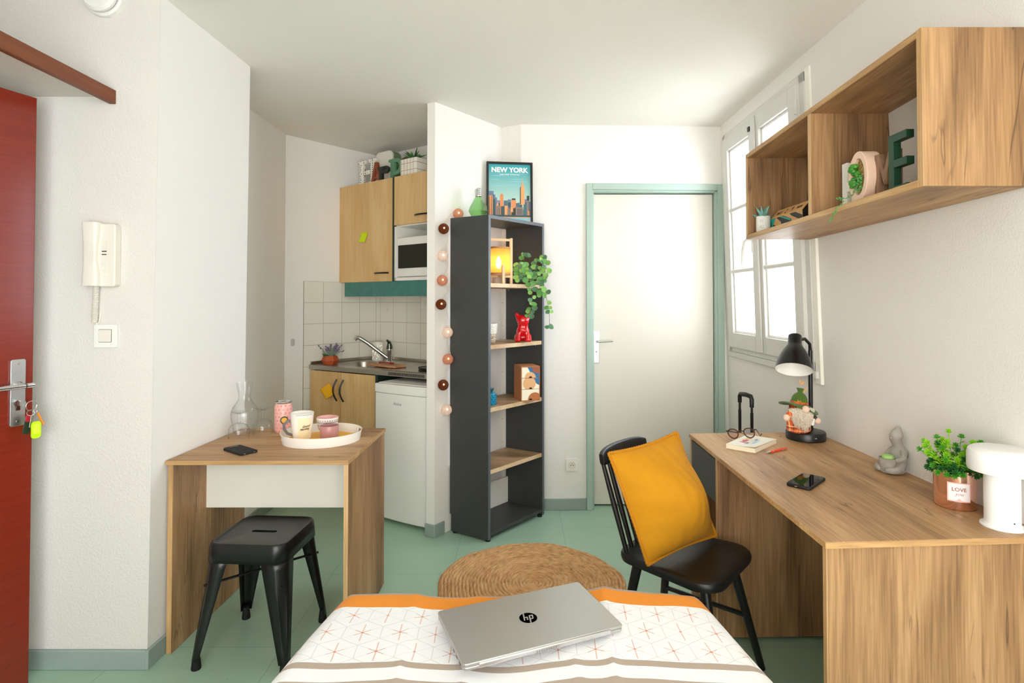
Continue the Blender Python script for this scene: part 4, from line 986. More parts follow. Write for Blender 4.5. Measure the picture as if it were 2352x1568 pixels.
g = G(); g.lathe([(.060, .022), (.060, .030), (.0, .030)], (0, 0, 0), 40, WM(-1.575, 2.522)); g.done('vent_gap', mat('grey_gap', '#57524a', .7), sd)
g = G(); g.lathe([(0, .030), (.064, .030), (.065, .042), (.055, .052), (0, .055)], (0, 0, 0), 40, WM(-1.575, 2.522)); g.done('cap', WPLAS, sd)
# keys in the red door
kp = MP @ Vector((0, -.036, .010)); nrm3 = (MP.to_3x3() @ Vector((0, 0, 1))); along = (MP.to_3x3() @ Vector((-1, 0, 0)))
ky = thing('key_bunch', 'bunch of keys with yellow-green tag hanging from the red door lock', 'keys', tuple(kp))
g = G(); g.box(-.0012, .0012, -.009, .009, 0, .022, MP @ Matrix.Translation((0, -.036, .011))); g.cyl(MP @ Vector((0, -.036, .032)), MP @ Vector((0, -.036, .034)), .010, seg=20); g.done('key', ALU, ky)
def kpt(x, z, out=.03): return kp+along*x+nrm3*out+Vector((0, 0, z))
def kring(cx_, cz_, r, tilt=.0): return [kpt(cx_+r*cos(2*pi*i/28), cz_+r*sin(2*pi*i/28), .03+tilt*cos(2*pi*i/28)) for i in range(28)]
g = G(); g.tube(kring(.022, -.012, .017), .0011, 6, closed=True); g.done('ring', CHROME, ky)
g = G(); g.tube(kring(.020, -.036, .010, .004), .0010, 6, closed=True); g.done('ring', CHROME, ky)
g = G(); g.tube(kring(.034, -.033, .008, -.004), .0010, 6, closed=True); g.done('ring', CHROME, ky)
def ktag(name, x, z, w_, h, ang, m, th=.003, out=.03):
    M_ = Matrix.Translation(kpt(x, z, out)) @ Matrix(((along.x, 0, nrm3.x, 0), (along.y, 0, nrm3.y, 0), (along.z, 1, nrm3.z, 0), (0, 0, 0, 1))) @ Matrix.Rotation(R(ang), 4, 'Z')
    g = G(); g.prism(rrect(w_, h, min(w_, h)*.35, 4), -th/2, th/2, M_); return g.done(name, m, ky, bevel=.0006), M_
o, M_ = ktag('key_tag', .034, -.098, .031, .060, 0, mat('neon_tag', '#c6ee00', .4), .004, .036)
g = G(); g.prism(rrect(.020, .034, .002, 2), .002, .0026, M_ @ Matrix.Translation((0, .004, 0))); g.done('paper_insert', mat('neon_insert', '#dff53a', .5), o)
ktag('key', .022, -.066, .009, .045, -8, STEEL, .002, .031)
ktag('key_fob', .014, -.078, .022, .062, -10, mat('fob_dark', '#20331f', .4), .003, .024); ktag('key_fob', .014, -.055, .014, .024, -6, mat('fob_red', '#b01024', .4), .004, .026)
ktag('key_fob', .049, -.062, .005, .05, 22, mat('fob_orange', '#ff8a10', .4), .004, .034)

# ================================================================== ON THE SIDE TABLE
def on(z): return z+.0005
ZS = .7505
GLASS = glass('clear_glass', (.985, .99, .985), 1.0)
def carafe(x, y):
    o = thing('carafe', 'clear glass carafe with narrow neck at the back left of the side table', 'carafe', (x, y, ZS)); g = G()
    pr = [(0, .004), (.046, .004), (.05, 0), (.053, .004), (.057, .03), (.066, .072), (.067, .092), (.058, .120), (.036, .148), (.030, .165), (.030, .185), (.037, .215), (.041, .236)]
    pr = [(r*.9, z) for r, z in pr]
    g.lathe(pr, (x, y, ZS), 40); g.done('glass_body', GLASS, o, sharp=60)
carafe(-1.300, 2.700)
def wineglass(x, y, label, group=None):
    o = thing('wine_glass', label, 'glass', (x, y, ZS), 0, 'upside-down glasses on the side table'); g = G()
    g.lathe([(.043, 0), (.0445, .02), (.0435, .045), (.034, .062), (.014, .070), (.0, .071)], (x, y, ZS), 36); g.done('bowl', GLASS, o, sharp=60)
    g = G(); g.lathe([(.010, .0715), (.0055, .080), (.005, .105), (.008, .113), (.0, .113)], (x, y, ZS), 20); g.done('stem', GLASS, o, sharp=60)
    g = G(); g.lathe([(0, .1135), (.014, .1135), (.033, .122), (.034, .1235), (.014, .119), (.0, .1185)], (x, y, ZS), 36); g.done('foot', GLASS, o, sharp=60)
wineglass(-1.266, 2.578, 'upside-down stemmed glass in front of the carafe')
wineglass(-1.196, 2.662, 'upside-down stemmed glass between carafe and pink can')
# pink can
cx_, cy_ = -1.122, 2.715
cn = thing('drink_can', 'pink dotted can tumbler with silver lid at the back of the side table', 'can', (cx_, cy_, ZS))
m, nt, b = base('pink_can'); tc = nd(nt, 'ShaderNodeTexCoord').outputs['Object']; sp = nd(nt, 'ShaderNodeSeparateXYZ', {0: tc})
an = mth(nt, 'MULTIPLY', mth(nt, 'ARCTAN2', sp.outputs[1], sp.outputs[0]), .041)
px = mth(nt, 'DIVIDE', an, .0195); pz = mth(nt, 'DIVIDE', sp.outputs[2], .017)
row = mth(nt, 'FLOOR', pz); px = mth(nt, 'ADD', px, mth(nt, 'MULTIPLY', mth(nt, 'FLOORED_MODULO', row, 2.0), .5))
fx = mth(nt, 'SUBTRACT', mth(nt, 'FRACT', px), .5); fz = mth(nt, 'MULTIPLY', mth(nt, 'SUBTRACT', mth(nt, 'FRACT', pz), .5), .87)
dd = mth(nt, 'SQRT', mth(nt, 'ADD', mth(nt, 'MULTIPLY', fx, fx), mth(nt, 'MULTIPLY', fz, fz)))
rnd = nd(nt, 'ShaderNodeTexWhiteNoise', {'Vector': nd(nt, 'ShaderNodeCombineXYZ', {0: mth(nt, 'FLOOR', px), 1: row, 2: 0.0}).outputs[0]}).outputs['Value']
rad = mth(nt, 'ADD', .14, mth(nt, 'MULTIPLY', mth(nt, 'GREATER_THAN', rnd, .4), .08))
inn = mth(nt, 'MULTIPLY', mth(nt, 'GREATER_THAN', rnd, .4), .15)
ringm = mth(nt, 'MULTIPLY', mth(nt, 'LESS_THAN', dd, rad), mth(nt, 'GREATER_THAN', dd, inn))
dotc = ramp(nt, rnd, [(.0, '#c03a30'), (.45, '#b5453a'), (.5, '#8a5a45'), (.8, '#b07a5a')])
nt.links.new(mixc(nt, mth(nt, 'MULTIPLY', ringm, .9), lin('#eeb0a8'), dotc), b.inputs['Base Color']); b.inputs['Roughness'].default_value = .3
g = G(); g.lathe([(0, 0), (.034, 0), (.0385, .006), (.0405, .016), (.0405, .118), (.037, .132), (.0345, .137), (0, .137)], (cx_, cy_, ZS), 36); g.done('can_body', m, cn)
g = G(); g.lathe([(0, .1372), (.036, .1372), (.037, .142), (.035, .1445), (.033, .141), (0, .141)], (cx_, cy_, ZS), 36); ld = g.done('lid', CHROME, cn)
g = G(); g.prism(rrect(.018, .028, .008, 4), .0, .003, Matrix.Translation((cx_, cy_-.004, ZS+.1425)) @ Matrix.Rotation(R(8), 4, 'X')); g.done('pull_tab', CHROME, ld, bevel=.001)
# sunflower motif with a face kept generic: yellow round flower with dark petals
M_ = frame((cx_+.0405*cos(R(-62)), cy_+.0405*sin(R(-62)), ZS+.062), (-sin(R(-62)), cos(R(-62)), 0), (0, 0, 1))
g = G()
for k in range(14): a = 2*pi*k/14; g.prism(circ(.0042, 8, .0145*cos(a), .0145*sin(a)), -.004, .0012-.006*cos(a)**2*.6, M_)
o = g.done('flower_petals', mat('petal_dark', '#37503f', .4), cn); o['kind'] = 'stuff'
g = G(); g.prism(circ(.0125, 20), -.004, .0013, M_); g.done('flower_disc', mat('flower_yellow', '#f0b23a', .4), cn)
# oval tray
tx, ty = -.884, 2.555; TA_ = R(7)
tr = thing('oval_tray', 'white oval tray with yellow base and two handle slots on the side table', 'tray', (tx, ty, ZS), TA_)
ax, ay, th_ = .172, .158, .043
g = G(); NN = 72
def trp(i, k, z): a = 2*pi*i/NN; return Vector((ax*k*cos(a), ay*k*sin(a), z))
rows = [(.0, 0), (.93, 0), (.955, .003), (1.0, th_), (1.012, th_), (1.012, th_-.001), (.968, 0)]
def slot(i): i = (i-3) % NN; return abs(((i/NN+.5) % 1)-.5) < .036 or abs(i/NN-.5) < .036
hz0, hz1 = .017, .034
outer, inner = [], []
zr = [0, hz0, hz1, th_]
def kz(z): return .955+.05*z/th_
VO = [[g.bm.verts.new(trp(i, kz(z)+.012, z)) for z in zr] for i in range(NN)]
VI = [[g.bm.verts.new(trp(i, kz(z), max(z, .003))) for z in zr] for i in range(NN)]
for i in range(NN):
    j = (i+1) % NN
    for k in range(3):
        if k == 1 and slot(i+.5): continue
        g.bm.faces.new((VO[i][k], VO[j][k], VO[j][k+1], VO[i][k+1])); g.bm.faces.new((VI[j][k], VI[i][k], VI[i][k+1], VI[j][k+1]))
    if slot(i+.5):
        for k in (1, 2): g.bm.faces.new((VO[i][k], VO[j][k], VI[j][k], VI[i][k]))
    a_, b_ = slot(i-.5), slot(i+.5)
    if a_ != b_: g.bm.faces.new((VO[i][1], VO[i][2], VI[i][2], VI[i][1]))
    g.bm.faces.new((VO[i][3], VO[j][3], VI[j][3], VI[i][3]))
g.bm.faces.new([VO[i][0] for i in range(NN)]); g.done('rim', CERAM, tr, world=False, sharp=50)
g = G(); g.lathe([(0, .0032), (.953, .0032), (.950, .0045), (0, .0045)], (0, 0, 0), 72, Matrix.Diagonal((ax, ay, 1, 1))); g.done('base', mat('tray_yellow', '#f6b312', .4), tr, world=False)
ZTR = ZS+.0048
# mug
mx_, my_ = -.972, 2.555
mg = thing('mug', 'tall white mug with grey handle and black script on the oval tray', 'mug', (mx_, my_, ZTR))
g = G(); g.lathe([(0, 0), (.036, 0), (.038, .003), (.041, .025), (.0465, .075), (.0505, .118), (.0475, .118), (.044, .075), (.038, .025), (.034, .008), (0, .007)], (mx_, my_, ZTR), 44); g.done('mug_body', CERAM, mg, sharp=50)
g = G()   # cream panel and thin rim line on the front
def wrap(g, a0, a1, z0, z1, r0, r1, n=10, off=.0005):
    g.grid(lambda u, v: Vector((mx_+(r0+(r1-r0)*v+off)*cos(R(a0+(a1-a0)*u)), my_+(r0+(r1-r0)*v+off)*sin(R(a0+(a1-a0)*u)), ZTR+z0+(z1-z0)*v)), n, 8)
wrap(g, -92, -12, .004, .100, .0390, .0487); g.done('cream_panel', mat('cream_print', '#f6e8c2', .3), mg, flip=True)
g = G(); g.tube([(mx_+.0503*cos(R(a)), my_+.0503*sin(R(a)), ZTR+.1135) for a in range(-100, -10, 6)], .0007, 5); g.done('rim_line', BLACK, mg)
g = G(); g.tube([(mx_-.043, my_-.01, ZTR+.080), (mx_-.060, my_-.016, ZTR+.083), (mx_-.073, my_-.020, ZTR+.068), (mx_-.073, my_-.019, ZTR+.048), (mx_-.060, my_-.014, ZTR+.028), (mx_-.039, my_-.008, ZTR+.018)], [.006, .0062, .0062, .0062, .0058, .005], 12); g.done('handle', mat('handle_grey', '#6f6b6d', .3), mg)
g = G(); a = R(-56); M_ = frame((mx_+.0478*cos(a), my_+.0478*sin(a), ZTR+.058), (-sin(a), cos(a), 0), (cos(a)*.09, sin(a)*.09, 1))
g.text('Good', .0135, M_ @ Matrix.Translation((.004, .006, 0)) @ Matrix.Rotation(R(8), 4, 'Z'), .0008, .0, shear=.5); g.text('Morning', .0135, M_ @ Matrix.Translation((-.002, -.006, 0)) @ Matrix.Rotation(R(8), 4, 'Z'), .0008, .0, shear=.5, sx=.85)
g.done('lettering', BLACK, mg, flip=False)
# patterned bowl and pink cup
bx_, by_ = -.884, 2.630
bw = thing('bowl', 'pink-lined bowl with black geometric pattern behind the pink cup on the tray', 'bowl', (bx_, by_, ZTR))
m, nt, b = base('bowl_pattern'); tc = nd(nt, 'ShaderNodeTexCoord').outputs['Object']; sp = nd(nt, 'ShaderNodeSeparateXYZ', {0: tc})
an = mth(nt, 'MULTIPLY', mth(nt, 'ARCTAN2', sp.outputs[1], sp.outputs[0]), 14/pi)
zz = mth(nt, 'DIVIDE', sp.outputs[2], .0155)
tri = mth(nt, 'ABSOLUTE', mth(nt, 'SUBTRACT', mth(nt, 'FRACT', an), .5)); fz = mth(nt, 'FRACT', zz)
q_ = mth(nt, 'ADD', tri, mth(nt, 'MULTIPLY', fz, .5))
blk = mth(nt, 'MAXIMUM', mth(nt, 'LESS_THAN', mth(nt, 'ABSOLUTE', mth(nt, 'SUBTRACT', q_, .42)), .075), mth(nt, 'LESS_THAN', fz, .14))
blk = mth(nt, 'MULTIPLY', blk, mth(nt, 'LESS_THAN', sp.outputs[2], .076))
nt.links.new(mixc(nt, blk, lin('#f3ece6'), lin('#2a2a28')), b.inputs['Base Color']); b.inputs['Roughness'].default_value = .3
g = G(); g.lathe([(0, 0), (.024, 0), (.026, .006), (.041, .034), (.0475, .066), (.0485, .083)], (bx_, by_, ZTR), 40); g.done('outer_wall', m, bw, sharp=60)
g = G(); g.lathe([(.0485, .083), (.0465, .083), (.0455, .066), (.038, .030), (.024, .010), (0, .008)], (bx_, by_, ZTR), 40); g.done('lining', mat('pink_glaze', '#eab7b2', .25), bw, sharp=60)
px_, py_ = -.842, 2.530
pc = thing('cup', 'dusty pink straight-sided cup in front of the patterned bowl on the tray', 'cup', (px_, py_, ZTR))
g = G(); g.lathe([(0, 0), (.037, 0), (.0395, .003), (.0405, .065), (.0398, .067), (.0375, .066), (.037, .006), (0, .005)], (px_, py_, ZTR), 44); g.done('cup_body', mat('dusty_pink', '#b98482', .3), pc, sharp=50)
# phone lying face down
def phone(name, label, c, ang, L, Wd, th, mats):
    t = thing(name, label, 'phone', (*c, ZS), ang); g = G(); g.prism(rrect(L, Wd, .011, 5), 0, th); g.done('case', mats[0], t, world=False, bevel=.003); return t
a_ = math.atan2(2.353-2.445, -1.074+1.196)
p1 = phone('mobile_phone', 'black phone lying face down at the front of the side table', (-1.155, 2.366), a_, .150, .075, .0095, (mat('case_black', '#121212', .75),))
g = G(); g.prism(rrect(.012, .036, .005, 4, -.052, 0), .0095, .0108); g.done('camera_window', mat('lens_black', '#050505', .1), p1, world=False)
for y in (-.02, .02): g = G(); g.prism(rrect(.0012, .006, .0005, 2), -.0012, .0012, Matrix.Translation((.0752, y, .005))); g.done('port', ALU, p1, world=False)

# ================================================================== ON THE DESK
# --- lamp
lpx, lpy = 1.292, 2.578
dl = thing('desk_lamp', 'black metal desk lamp with bell shade and round base at the back of the desk', 'lamp', (lpx, lpy, ZS))
g = G(); g.lathe([(0, 0), (.080, 0), (.0825, .003), (.0825, .032), (.079, .037), (.075, .038), (0, .038)], (lpx, lpy, ZS), 56); bs = g.done('base', BLKP, dl)
M_ = frame((lpx+.0825*cos(R(-88)), lpy+.0825*sin(R(-88)), ZS+.020), (-sin(R(-88)), cos(R(-88)), 0), (0, 0, 1))
g = G(); g.prism(rrect(.010, .004, .001, 2), -.002, .0006, M_); g.done('port', mat('port_grey', '#b9b9b7', .3, .6), bs)
pxx, pyy = 1.332, 2.610
g = G(); g.cyl((pxx, pyy, ZS+.036), (pxx, pyy, 1.145), .0095, seg=18); g.tube([(pxx, pyy, 1.14), (pxx-.004, pyy-.003, 1.175), (pxx-.035, pyy-.02, 1.20), (pxx-.075, pyy-.045, 1.195)], [.0085, .007, .007, .008], 12); g.done('pole', BLKM, dl)
ax_ = Vector((-.24, -.42, -.90)).normalized()
top = Vector((1.236, 2.555, 1.218))
zq = ax_; xq = zq.orthogonal().normalized(); yq = zq.cross(xq)
MS = Matrix(((xq.x, yq.x, zq.x, top.x), (xq.y, yq.y, zq.y, top.y), (xq.z, yq.z, zq.z, top.z), (0, 0, 0, 1)))
g = G(); g.lathe([(0, -.002), (.024, 0), (.0275, .004), (.0285, .045), (.034, .056), (.048, .078), (.062, .108), (.071, .142), (.0755, .166)], (0, 0, 0), 56, MS); shd = g.done('shade', BLKM, dl)
g = G(); g.lathe([(.0740, .1655), (.0695, .142), (.060, .108), (.046, .080), (.030, .058), (0, .052)], (0, 0, 0), 56, MS); g.lathe([(.0755, .166), (.0740, .1655)], (0, 0, 0), 56, MS); li = g.done('shade_lining', mat('lamp_white', '#f2f1ee', .35), shd)
g = G(); g.lathe([(.014, .055), (.014, .075), (.012, .078), (.024, .098), (.026, .112), (.018, .128), (0, .133)], (0, 0, 0), 24, MS); g.done('bulb', CERAM, shd)
g = G(); g.tube([(lpx+.03, lpy+.08, ZS+.03), (lpx+.055, lpy+.085, ZS+.035), (lpx+.078, lpy+.075, ZS+.028), (lpx+.085, lpy+.06, ZS+.006), (lpx+.092, lpy+.10, ZS+.003)], .0028, 8); g.done('cable', BLKP, dl)

# --- plush gnome
gx_, gy_, gz_ = 1.240, 2.535, ZS+.0385
gn = thing('plush_gnome', 'plush gnome with green hat, grey beard and orange checked coat on the lamp base', 'toy', (gx_, gy_, gz_))
m, nt, b = base('orange_tartan'); tc = nd(nt, 'ShaderNodeTexCoord').outputs['Object']; sp = nd(nt, 'ShaderNodeSeparateXYZ', {0: tc})
c = lin('#e0602a')
for ch_, per, off, wd, cl, op in ((0, .034, .004, .005, '#2e2420', .55), (0, .034, .014, .003, '#f3d9a8', .7), (0, .034, .024, .002, '#f3d9a8', .5), (2, .047, .026, .005, '#2e2420', .6), (2, .047, .018, .0035, '#f3d9a8', .8), (2, .047, .036, .003, '#f3d9a8', .6)):
    c = mixc(nt, mth(nt, 'MULTIPLY', mth(nt, 'LESS_THAN', mth(nt, 'FLOORED_MODULO', mth(nt, 'ADD', sp.outputs[ch_], off), per), wd), op), c, lin(cl))
nt.links.new(c, b.inputs['Base Color']); b.inputs['Roughness'].default_value = .9
TART = m; SKIN = mat('doll_skin', '#eccfba', .9, sheen=.3); FELT = mat('green_felt', '#4a6a22', .95, bump=(300, .3, .001), sheen=.2)
g = G()
def body(u, v):
    a = 2*pi*u; r = .052*(1-.05*v-.34*v*v)*(min(1, (v+.02)/.10))**.35; z = .128*v
    return Vector((gx_+r*cos(a), gy_+r*.78*sin(a)+.012*v, gz_+z))
g.grid(body, 36, 18, closeu=True); g.bm.faces.new([x for x in g.bm.verts if abs(x.co.z-gz_) < 1e-6][::-1]) if False else None
g.lathe([(0, .001), (.028, .001)], (gx_, gy_, gz_), 36, sy=.78)
g.done('coat', TART, gn, sharp=60)
def arm(p, q, m, name):
    g = G(); p, q = Vector(p), Vector(q); md_ = (p+q)/2+Vector((0, -.004, .002)); g.tube([p, md_, q], [.013, .0135, .012], 14); o = g.done(name, m, gn)
    g = G(); d = (q-p).normalized(); g.sphere(q+d*.010, .0145, 18); g.done('hand', SKIN, o)
arm((gx_-.032, gy_-.015, gz_+.098), (gx_-.062, gy_-.030, gz_+.078), TART, 'arm')
arm((gx_+.036, gy_-.010, gz_+.088), (gx_+.060, gy_-.026, gz_+.064), mat('grey_tartan', '#4b3f3b', .9, var=(60, .3)), 'arm')
g = G()
def brim(u, v):
    a = 2*pi*u; r = .030+(.084-.030)*v
    wob = .010*sin(a*2+.6)*v-.012*v*v-(.016*v if cos(a) > .5 else 0)*cos(a)+.006*v*cos(a+pi)
    p = Vector((r*cos(a)*1.0, r*.80*sin(a), wob))
    p = Matrix.Rotation(R(6), 3, 'Y') @ p
    return Vector((gx_+.003, gy_+.006, gz_+.126))+p
g.grid(brim, 48, 8, closeu=True); o = g.done('hat_brim', FELT, gn, solid=.0025, flip=False)
g = G(); Mh = Matrix.Translation((gx_+.006, gy_+.008, gz_+.124)) @ Matrix.Rotation(R(6), 4, 'Y')
g.lathe([(.035, 0), (.0345, .015), (.031, .030), (.024, .042), (.013, .050), (.010, .053), (.012, .060), (.017, .070), (.012, .069), (0, .060)], (0, 0, 0), 30, Mh); hc = g.done('hat_crown', FELT, gn)
g = G(); g.lathe([(.0362, .002), (.0362, .012), (.0355, .013)], (0, 0, 0), 30, Mh); g.done('hat_band', mat('band_orange', '#b9622a', .9, var=(70, .4)), hc)
g = G()
for (s_, c2, a0) in ((.013, (-.004, -.006, .086), 75), (.011, (.010, -.006, .070), -35), (.006, (-.022, -.030, .012), 60), (.005, (-.012, -.034, .013), 110)):
    for sd_ in (-1, 1):
        M_ = Mh @ Matrix.Translation(c2) @ Matrix.Rotation(R(90), 4, 'X') @ Matrix.Rotation(R(a0+sd_*32), 4, 'Z')
        g.prism([(0, 0), (s_*.9, s_*.28), (s_*1.5, s_*.2), (s_*1.7, -.05*s_), (s_*1.0, -.3*s_)], 0, .0006, M_)
g.tube([Mh @ Vector((.0, -.006, .078)), Mh @ Vector((.012, -.008, .088)), Mh @ Vector((.02, -.008, .092))], .0005, 5)
o = g.done('leaf_trim', mat('felt_orange', '#e9a04a', .9), gn); o['kind'] = 'stuff'
g = G(); g.sphere((gx_+.003, gy_-.056, gz_+.112), .0160, 20, (1, .9, 1)); g.done('nose', SKIN, gn)
g = G(); random.seed(21)
for k in range(230):
    u = random.uniform(-1, 1); z0 = .116-.010*abs(u)+random.uniform(-.006, .006); layer = random.uniform(0, 1)
    L = (.098-.040*abs(u)**1.5)*random.uniform(.75, 1.1); x0 = .052*u; y0 = -.036*math.sqrt(max(.05, 1-u*u*.8))-.004-.006*layer
    ph = random.uniform(0, 6); am = random.uniform(.002, .006); pts = []
    for i in range(7):
        f = i/6; pts.append((gx_+x0*(1-.25*f)+am*sin(ph+5*f), gy_+y0-.010*sin(pi*min(1, f*1.2))*.8-.004*f, gz_+z0-L*f+.006*sin(pi*f)))
    g.tube(pts, [.0022, .0030, .0028, .0025, .0020, .0014, .0004], 5)
o = g.done('beard', mat('beard_grey', '#d0c5b3', .9, var=(200, .25), sheen=.3), gn); o['kind'] = 'stuff'
g = G(); M_ = frame((gx_+.044, gy_-.038, gz_+.055), (.95, -.1, -.25), (.2, 0, 1)); g.prism([(-.007, .014), (.006, .014), (.006, -.012), (.0, -.018), (-.006, -.012)], 0, .0006, M_); g.done('care_label', mat('label_white', '#eceae6', .7), gn)

# --- book
P = [Vector((.872, 2.415)), Vector((.963, 2.335)), Vector((1.124, 2.497)), Vector((1.030, 2.582))]
bk_ = thing('book', 'cream paperback book with coloured script cover lying on the desk', 'book', (.997, 2.457, ZS))
cen = sum(P, Vector((0, 0)))/4
g = G(); g.prism([cen+(p-cen)*.985 for p in P], ZS+.0008, ZS+.0175); g.done('pages', mat('pages', '#f1e8cf', .9), bk_)
g = G(); g.prism(P, ZS, ZS+.0009)
# front cover, lifting a little at the near corner
n = 10
V = [[None]*(n+1) for _ in range(n+1)]
for i in range(n+1):
    for j in range(n+1):
        u, v = i/n, j/n; q = P[0].lerp(P[1], u).lerp(P[3].lerp(P[2], u), v); V[i][j] = g.bm.verts.new((q.x, q.y, ZS+.0180+.006*(u**3)*(1-v)))
for i in range(n):
    for j in range(n): g.bm.faces.new((V[i][j], V[i+1][j], V[i+1][j+1], V[i][j+1]))
cv = g.done('cover', mat('cover_white', '#f6f2e6', .5), bk_, flip=True)
ex = (P[2]-P[1]).normalized(); ey = (P[0]-P[1]).normalized(); ey = (ey-ex*ey.dot(ex)).normalized()
Mb = Matrix(((ex.x, ey.x, 0, 0), (ex.y, ey.y, 0, 0), (0, 0, 1, 0), (cen.x, cen.y, ZS+.0195, 1)))
Mb = Matrix(((ex.x, ey.x, 0, cen.x), (ex.y, ey.y, 0, cen.y), (0, 0, 1, ZS+.0192), (0, 0, 0, 1)))
def blob(name, col, pts):
    g = G(); g.prism(pts, -.0002, .0002, Mb); g.done(name, mat(name, col, .6), cv)
blob('blue_stroke', '#a9d6ee', [(-.07, -.022), (.0, -.014), (.045, -.020), (.0, -.026), (-.06, -.030)])
blob('yellow_stroke', '#f6e58e', [(.01, .035), (.06, .040), (.095, .028), (.05, .020), (.015, .026)])
g = G(); g.text('belle', .030, Mb @ Matrix.Translation((-.02, .022, 0)), .0003, .0006, shear=.3); g.done('title_pink', mat('title_pink', '#e0628a', .6), cv, flip=False)
g = G(); g.text('fille', .020, Mb @ Matrix.Translation((-.045, .000, 0)), .0003, .0003, shear=.3); g.text('chic', .017, Mb @ Matrix.Translation((.035, -.006, 0)), .0003, .0002, shear=.3); g.done('title_grey', mat('title_grey', '#8d97a3', .6), cv, flip=False)

# --- glasses
TORT = mat('tortoiseshell', '#4a2316', .25, var=(90, .6)); LENS = glass('lens', (.80, .75, .78), .9)
La, Rb = Vector((.955, 2.552, ZS+.0285)), Vector((1.006, 2.500, ZS+.0435))
ex_ = (Rb-La).normalized(); nz_ = ex_.cross(Vector((0, 0, 1))).normalized()
if nz_.y > 0: nz_ = -nz_
up_ = (Vector((0, 0, 1))-nz_*-.18); up_ = (up_-ex_*up_.dot(ex_)).normalized()
sg = thing('eyeglasses', 'tortoiseshell eyeglasses resting against the book on the desk', 'glasses', (.98, 2.52, ZS))
def rim(c): return [c+ex_*(.0235*cos(a)*(1+.06*sin(a)))+up_*(.0215*sin(a)+.0015*abs(cos(a))) for a in [2*pi*i/36 for i in range(36)]]
g = G(); g.tube(rim(La), .0025, 8, closed=True); g.tube(rim(Rb), .0025, 8, closed=True)
g.tube([La+ex_*.021+up_*.009, (La+Rb)/2+up_*.012, Rb-ex_*.021+up_*.009], [.0022, .0022, .0022], 8)
for c, sgn in ((La, -1), (Rb, 1)): g.tube([c+ex_*(sgn*.021)+up_*.012, c+ex_*(sgn*.029)+up_*.014], [.003, .0034], 8)
g.done('rims', TORT, sg)
for c in (La, Rb): g = G(); g.face([c+(p-c)*.97 for p in rim(c)]); g.done('lens', LENS, sg)
for c, sgn, k in ((La, -1, 0), (Rb, 1, 1)):
    a = c+ex_*(sgn*.029)+up_*.014; bk2 = -nz_
    g = G(); e1 = a+bk2*.06*(1 if k else 1)+ex_*(-sgn*.012)-up_*(.018+.02*k); e2 = a+bk2*.095+ex_*(-sgn*.020)-up_*(.034 if k else .022)
    e1.z = max(e1.z, ZS+.004); e2.z = max(e2.z, ZS+.003)
    g.tube([a, a+bk2*.012, e1, e2], [.0026, .0022, .0018, .0024], 8); g.done('temple', TORT, sg)

# --- pen
pa, pb = Vector((1.000, 2.318, ZS+.0052)), Vector((1.122, 2.398, ZS+.0052)); dn = (pb-pa).normalized()
pn = thing('pen', 'orange ballpoint pen with silver tip and clip beside the book', 'pen', tuple((pa+pb)/2-Vector((0, 0, .0052))))
Lp = (pb-pa).length; Mq = Matrix.Translation(pa) @ dn.to_track_quat('Z', 'Y').to_matrix().to_4x4()
g = G(); g.lathe([(.0042, .026), (.0050, .030), (.0050, Lp-.020), (.0046, Lp-.012), (0, Lp-.012)], (0, 0, 0), 20, Mq); g.done('barrel', mat('pen_orange', '#ee4a1c', .35), pn)
g = G(); g.lathe([(0, 0), (.001, .001), (.0014, .006), (.0040, .020), (.0046, .028), (0, .028)], (0, 0, 0), 18, Mq); g.done('tip', ALU, pn)
g = G(); g.lathe([(.0051, .044), (.0055, .045), (.0055, .048), (.0051, .049)], (0, 0, 0), 20, Mq); g.done('ring', ALU, pn)
g = G(); g.lathe([(.0040, Lp-.012), (.0040, Lp-.002), (0, Lp)], (0, 0, 0), 16, Mq); g.done('push_button', mat('pen_orange2', '#ee4a1c', .3), pn)
sdv = Vector((dn.y, -dn.x, 0)); g = G(); g.tube([pb-dn*.022+sdv*.004, pb-dn*.02+sdv*.0075, pb-dn*.052+sdv*.0072], [.0016, .0018, .0012], 8); g.done('clip', CHROME, pn)

# --- phone lying face up
a2_ = math.atan2(2.042-1.930, 1.015-.902)
p2 = phone('mobile_phone', 'black phone lying face up with glossy screen on the desk', (.980, 1.955), a2_, .158, .078, .011, (mat('case_black2', '#0e0e0f', .5),))
g = G(); g.prism(rrect(.150, .070, .009, 5), .0108, .0113); g.done('screen', mat('screen_black', '#060608', .03), p2, world=False)
g = G(); g.prism(rrect(.0012, .008, .0005, 2, 0, 0), -.0013, .0013, Matrix.Translation((-.0793, .006, .0055))); g.done('port', ALU, p2, world=False)

# --- stone seated figure with tealight
STONE = mat('cast_stone', '#a9a49c', .9, bump=(60, .5, .003), var=(25, .18))
sx_, sy_ = 1.366, 2.085
ss = thing('stone_statue', 'grey stone seated figure holding a tealight bowl against the wall on the desk', 'statue', (sx_, sy_, ZS))
# faces the bowl on its left side in the photo: forward = -x and a little towards the back
fd = Vector((-.98, -.2, 0)).normalized(); sdn = Vector((-fd.y, fd.x, 0))
def sp3(f, s_, z): return Vector((sx_+.012, sy_, ZS))+fd*f+sdn*s_+Vector((0, 0, z))
bm = bmesh.new(); sk = bm.verts.layers.skin.verify()
def chain(lst, start=None):
    prev = start
    for (f, s_, z, r) in lst:
        v = bm.verts.new(sp3(f, s_, z)); v[sk].radius = (r, r)
        if prev is not None: bm.edges.new((prev, v))
        prev = v
    return prev
root = bm.verts.new(sp3(-.002, 0, .024)); root[sk].radius = (.027, .027); root[sk].use_root = True
ch1 = chain([(-.006, 0, .055, .026), (-.008, 0, .082, .024), (-.005, 0, .096, .014), (.003, 0, .108, .021), (.004, 0, .126, .0245), (.0, 0, .143, .0200), (-.006, 0, .155, .011), (-.008, 0, .165, .006)], root)
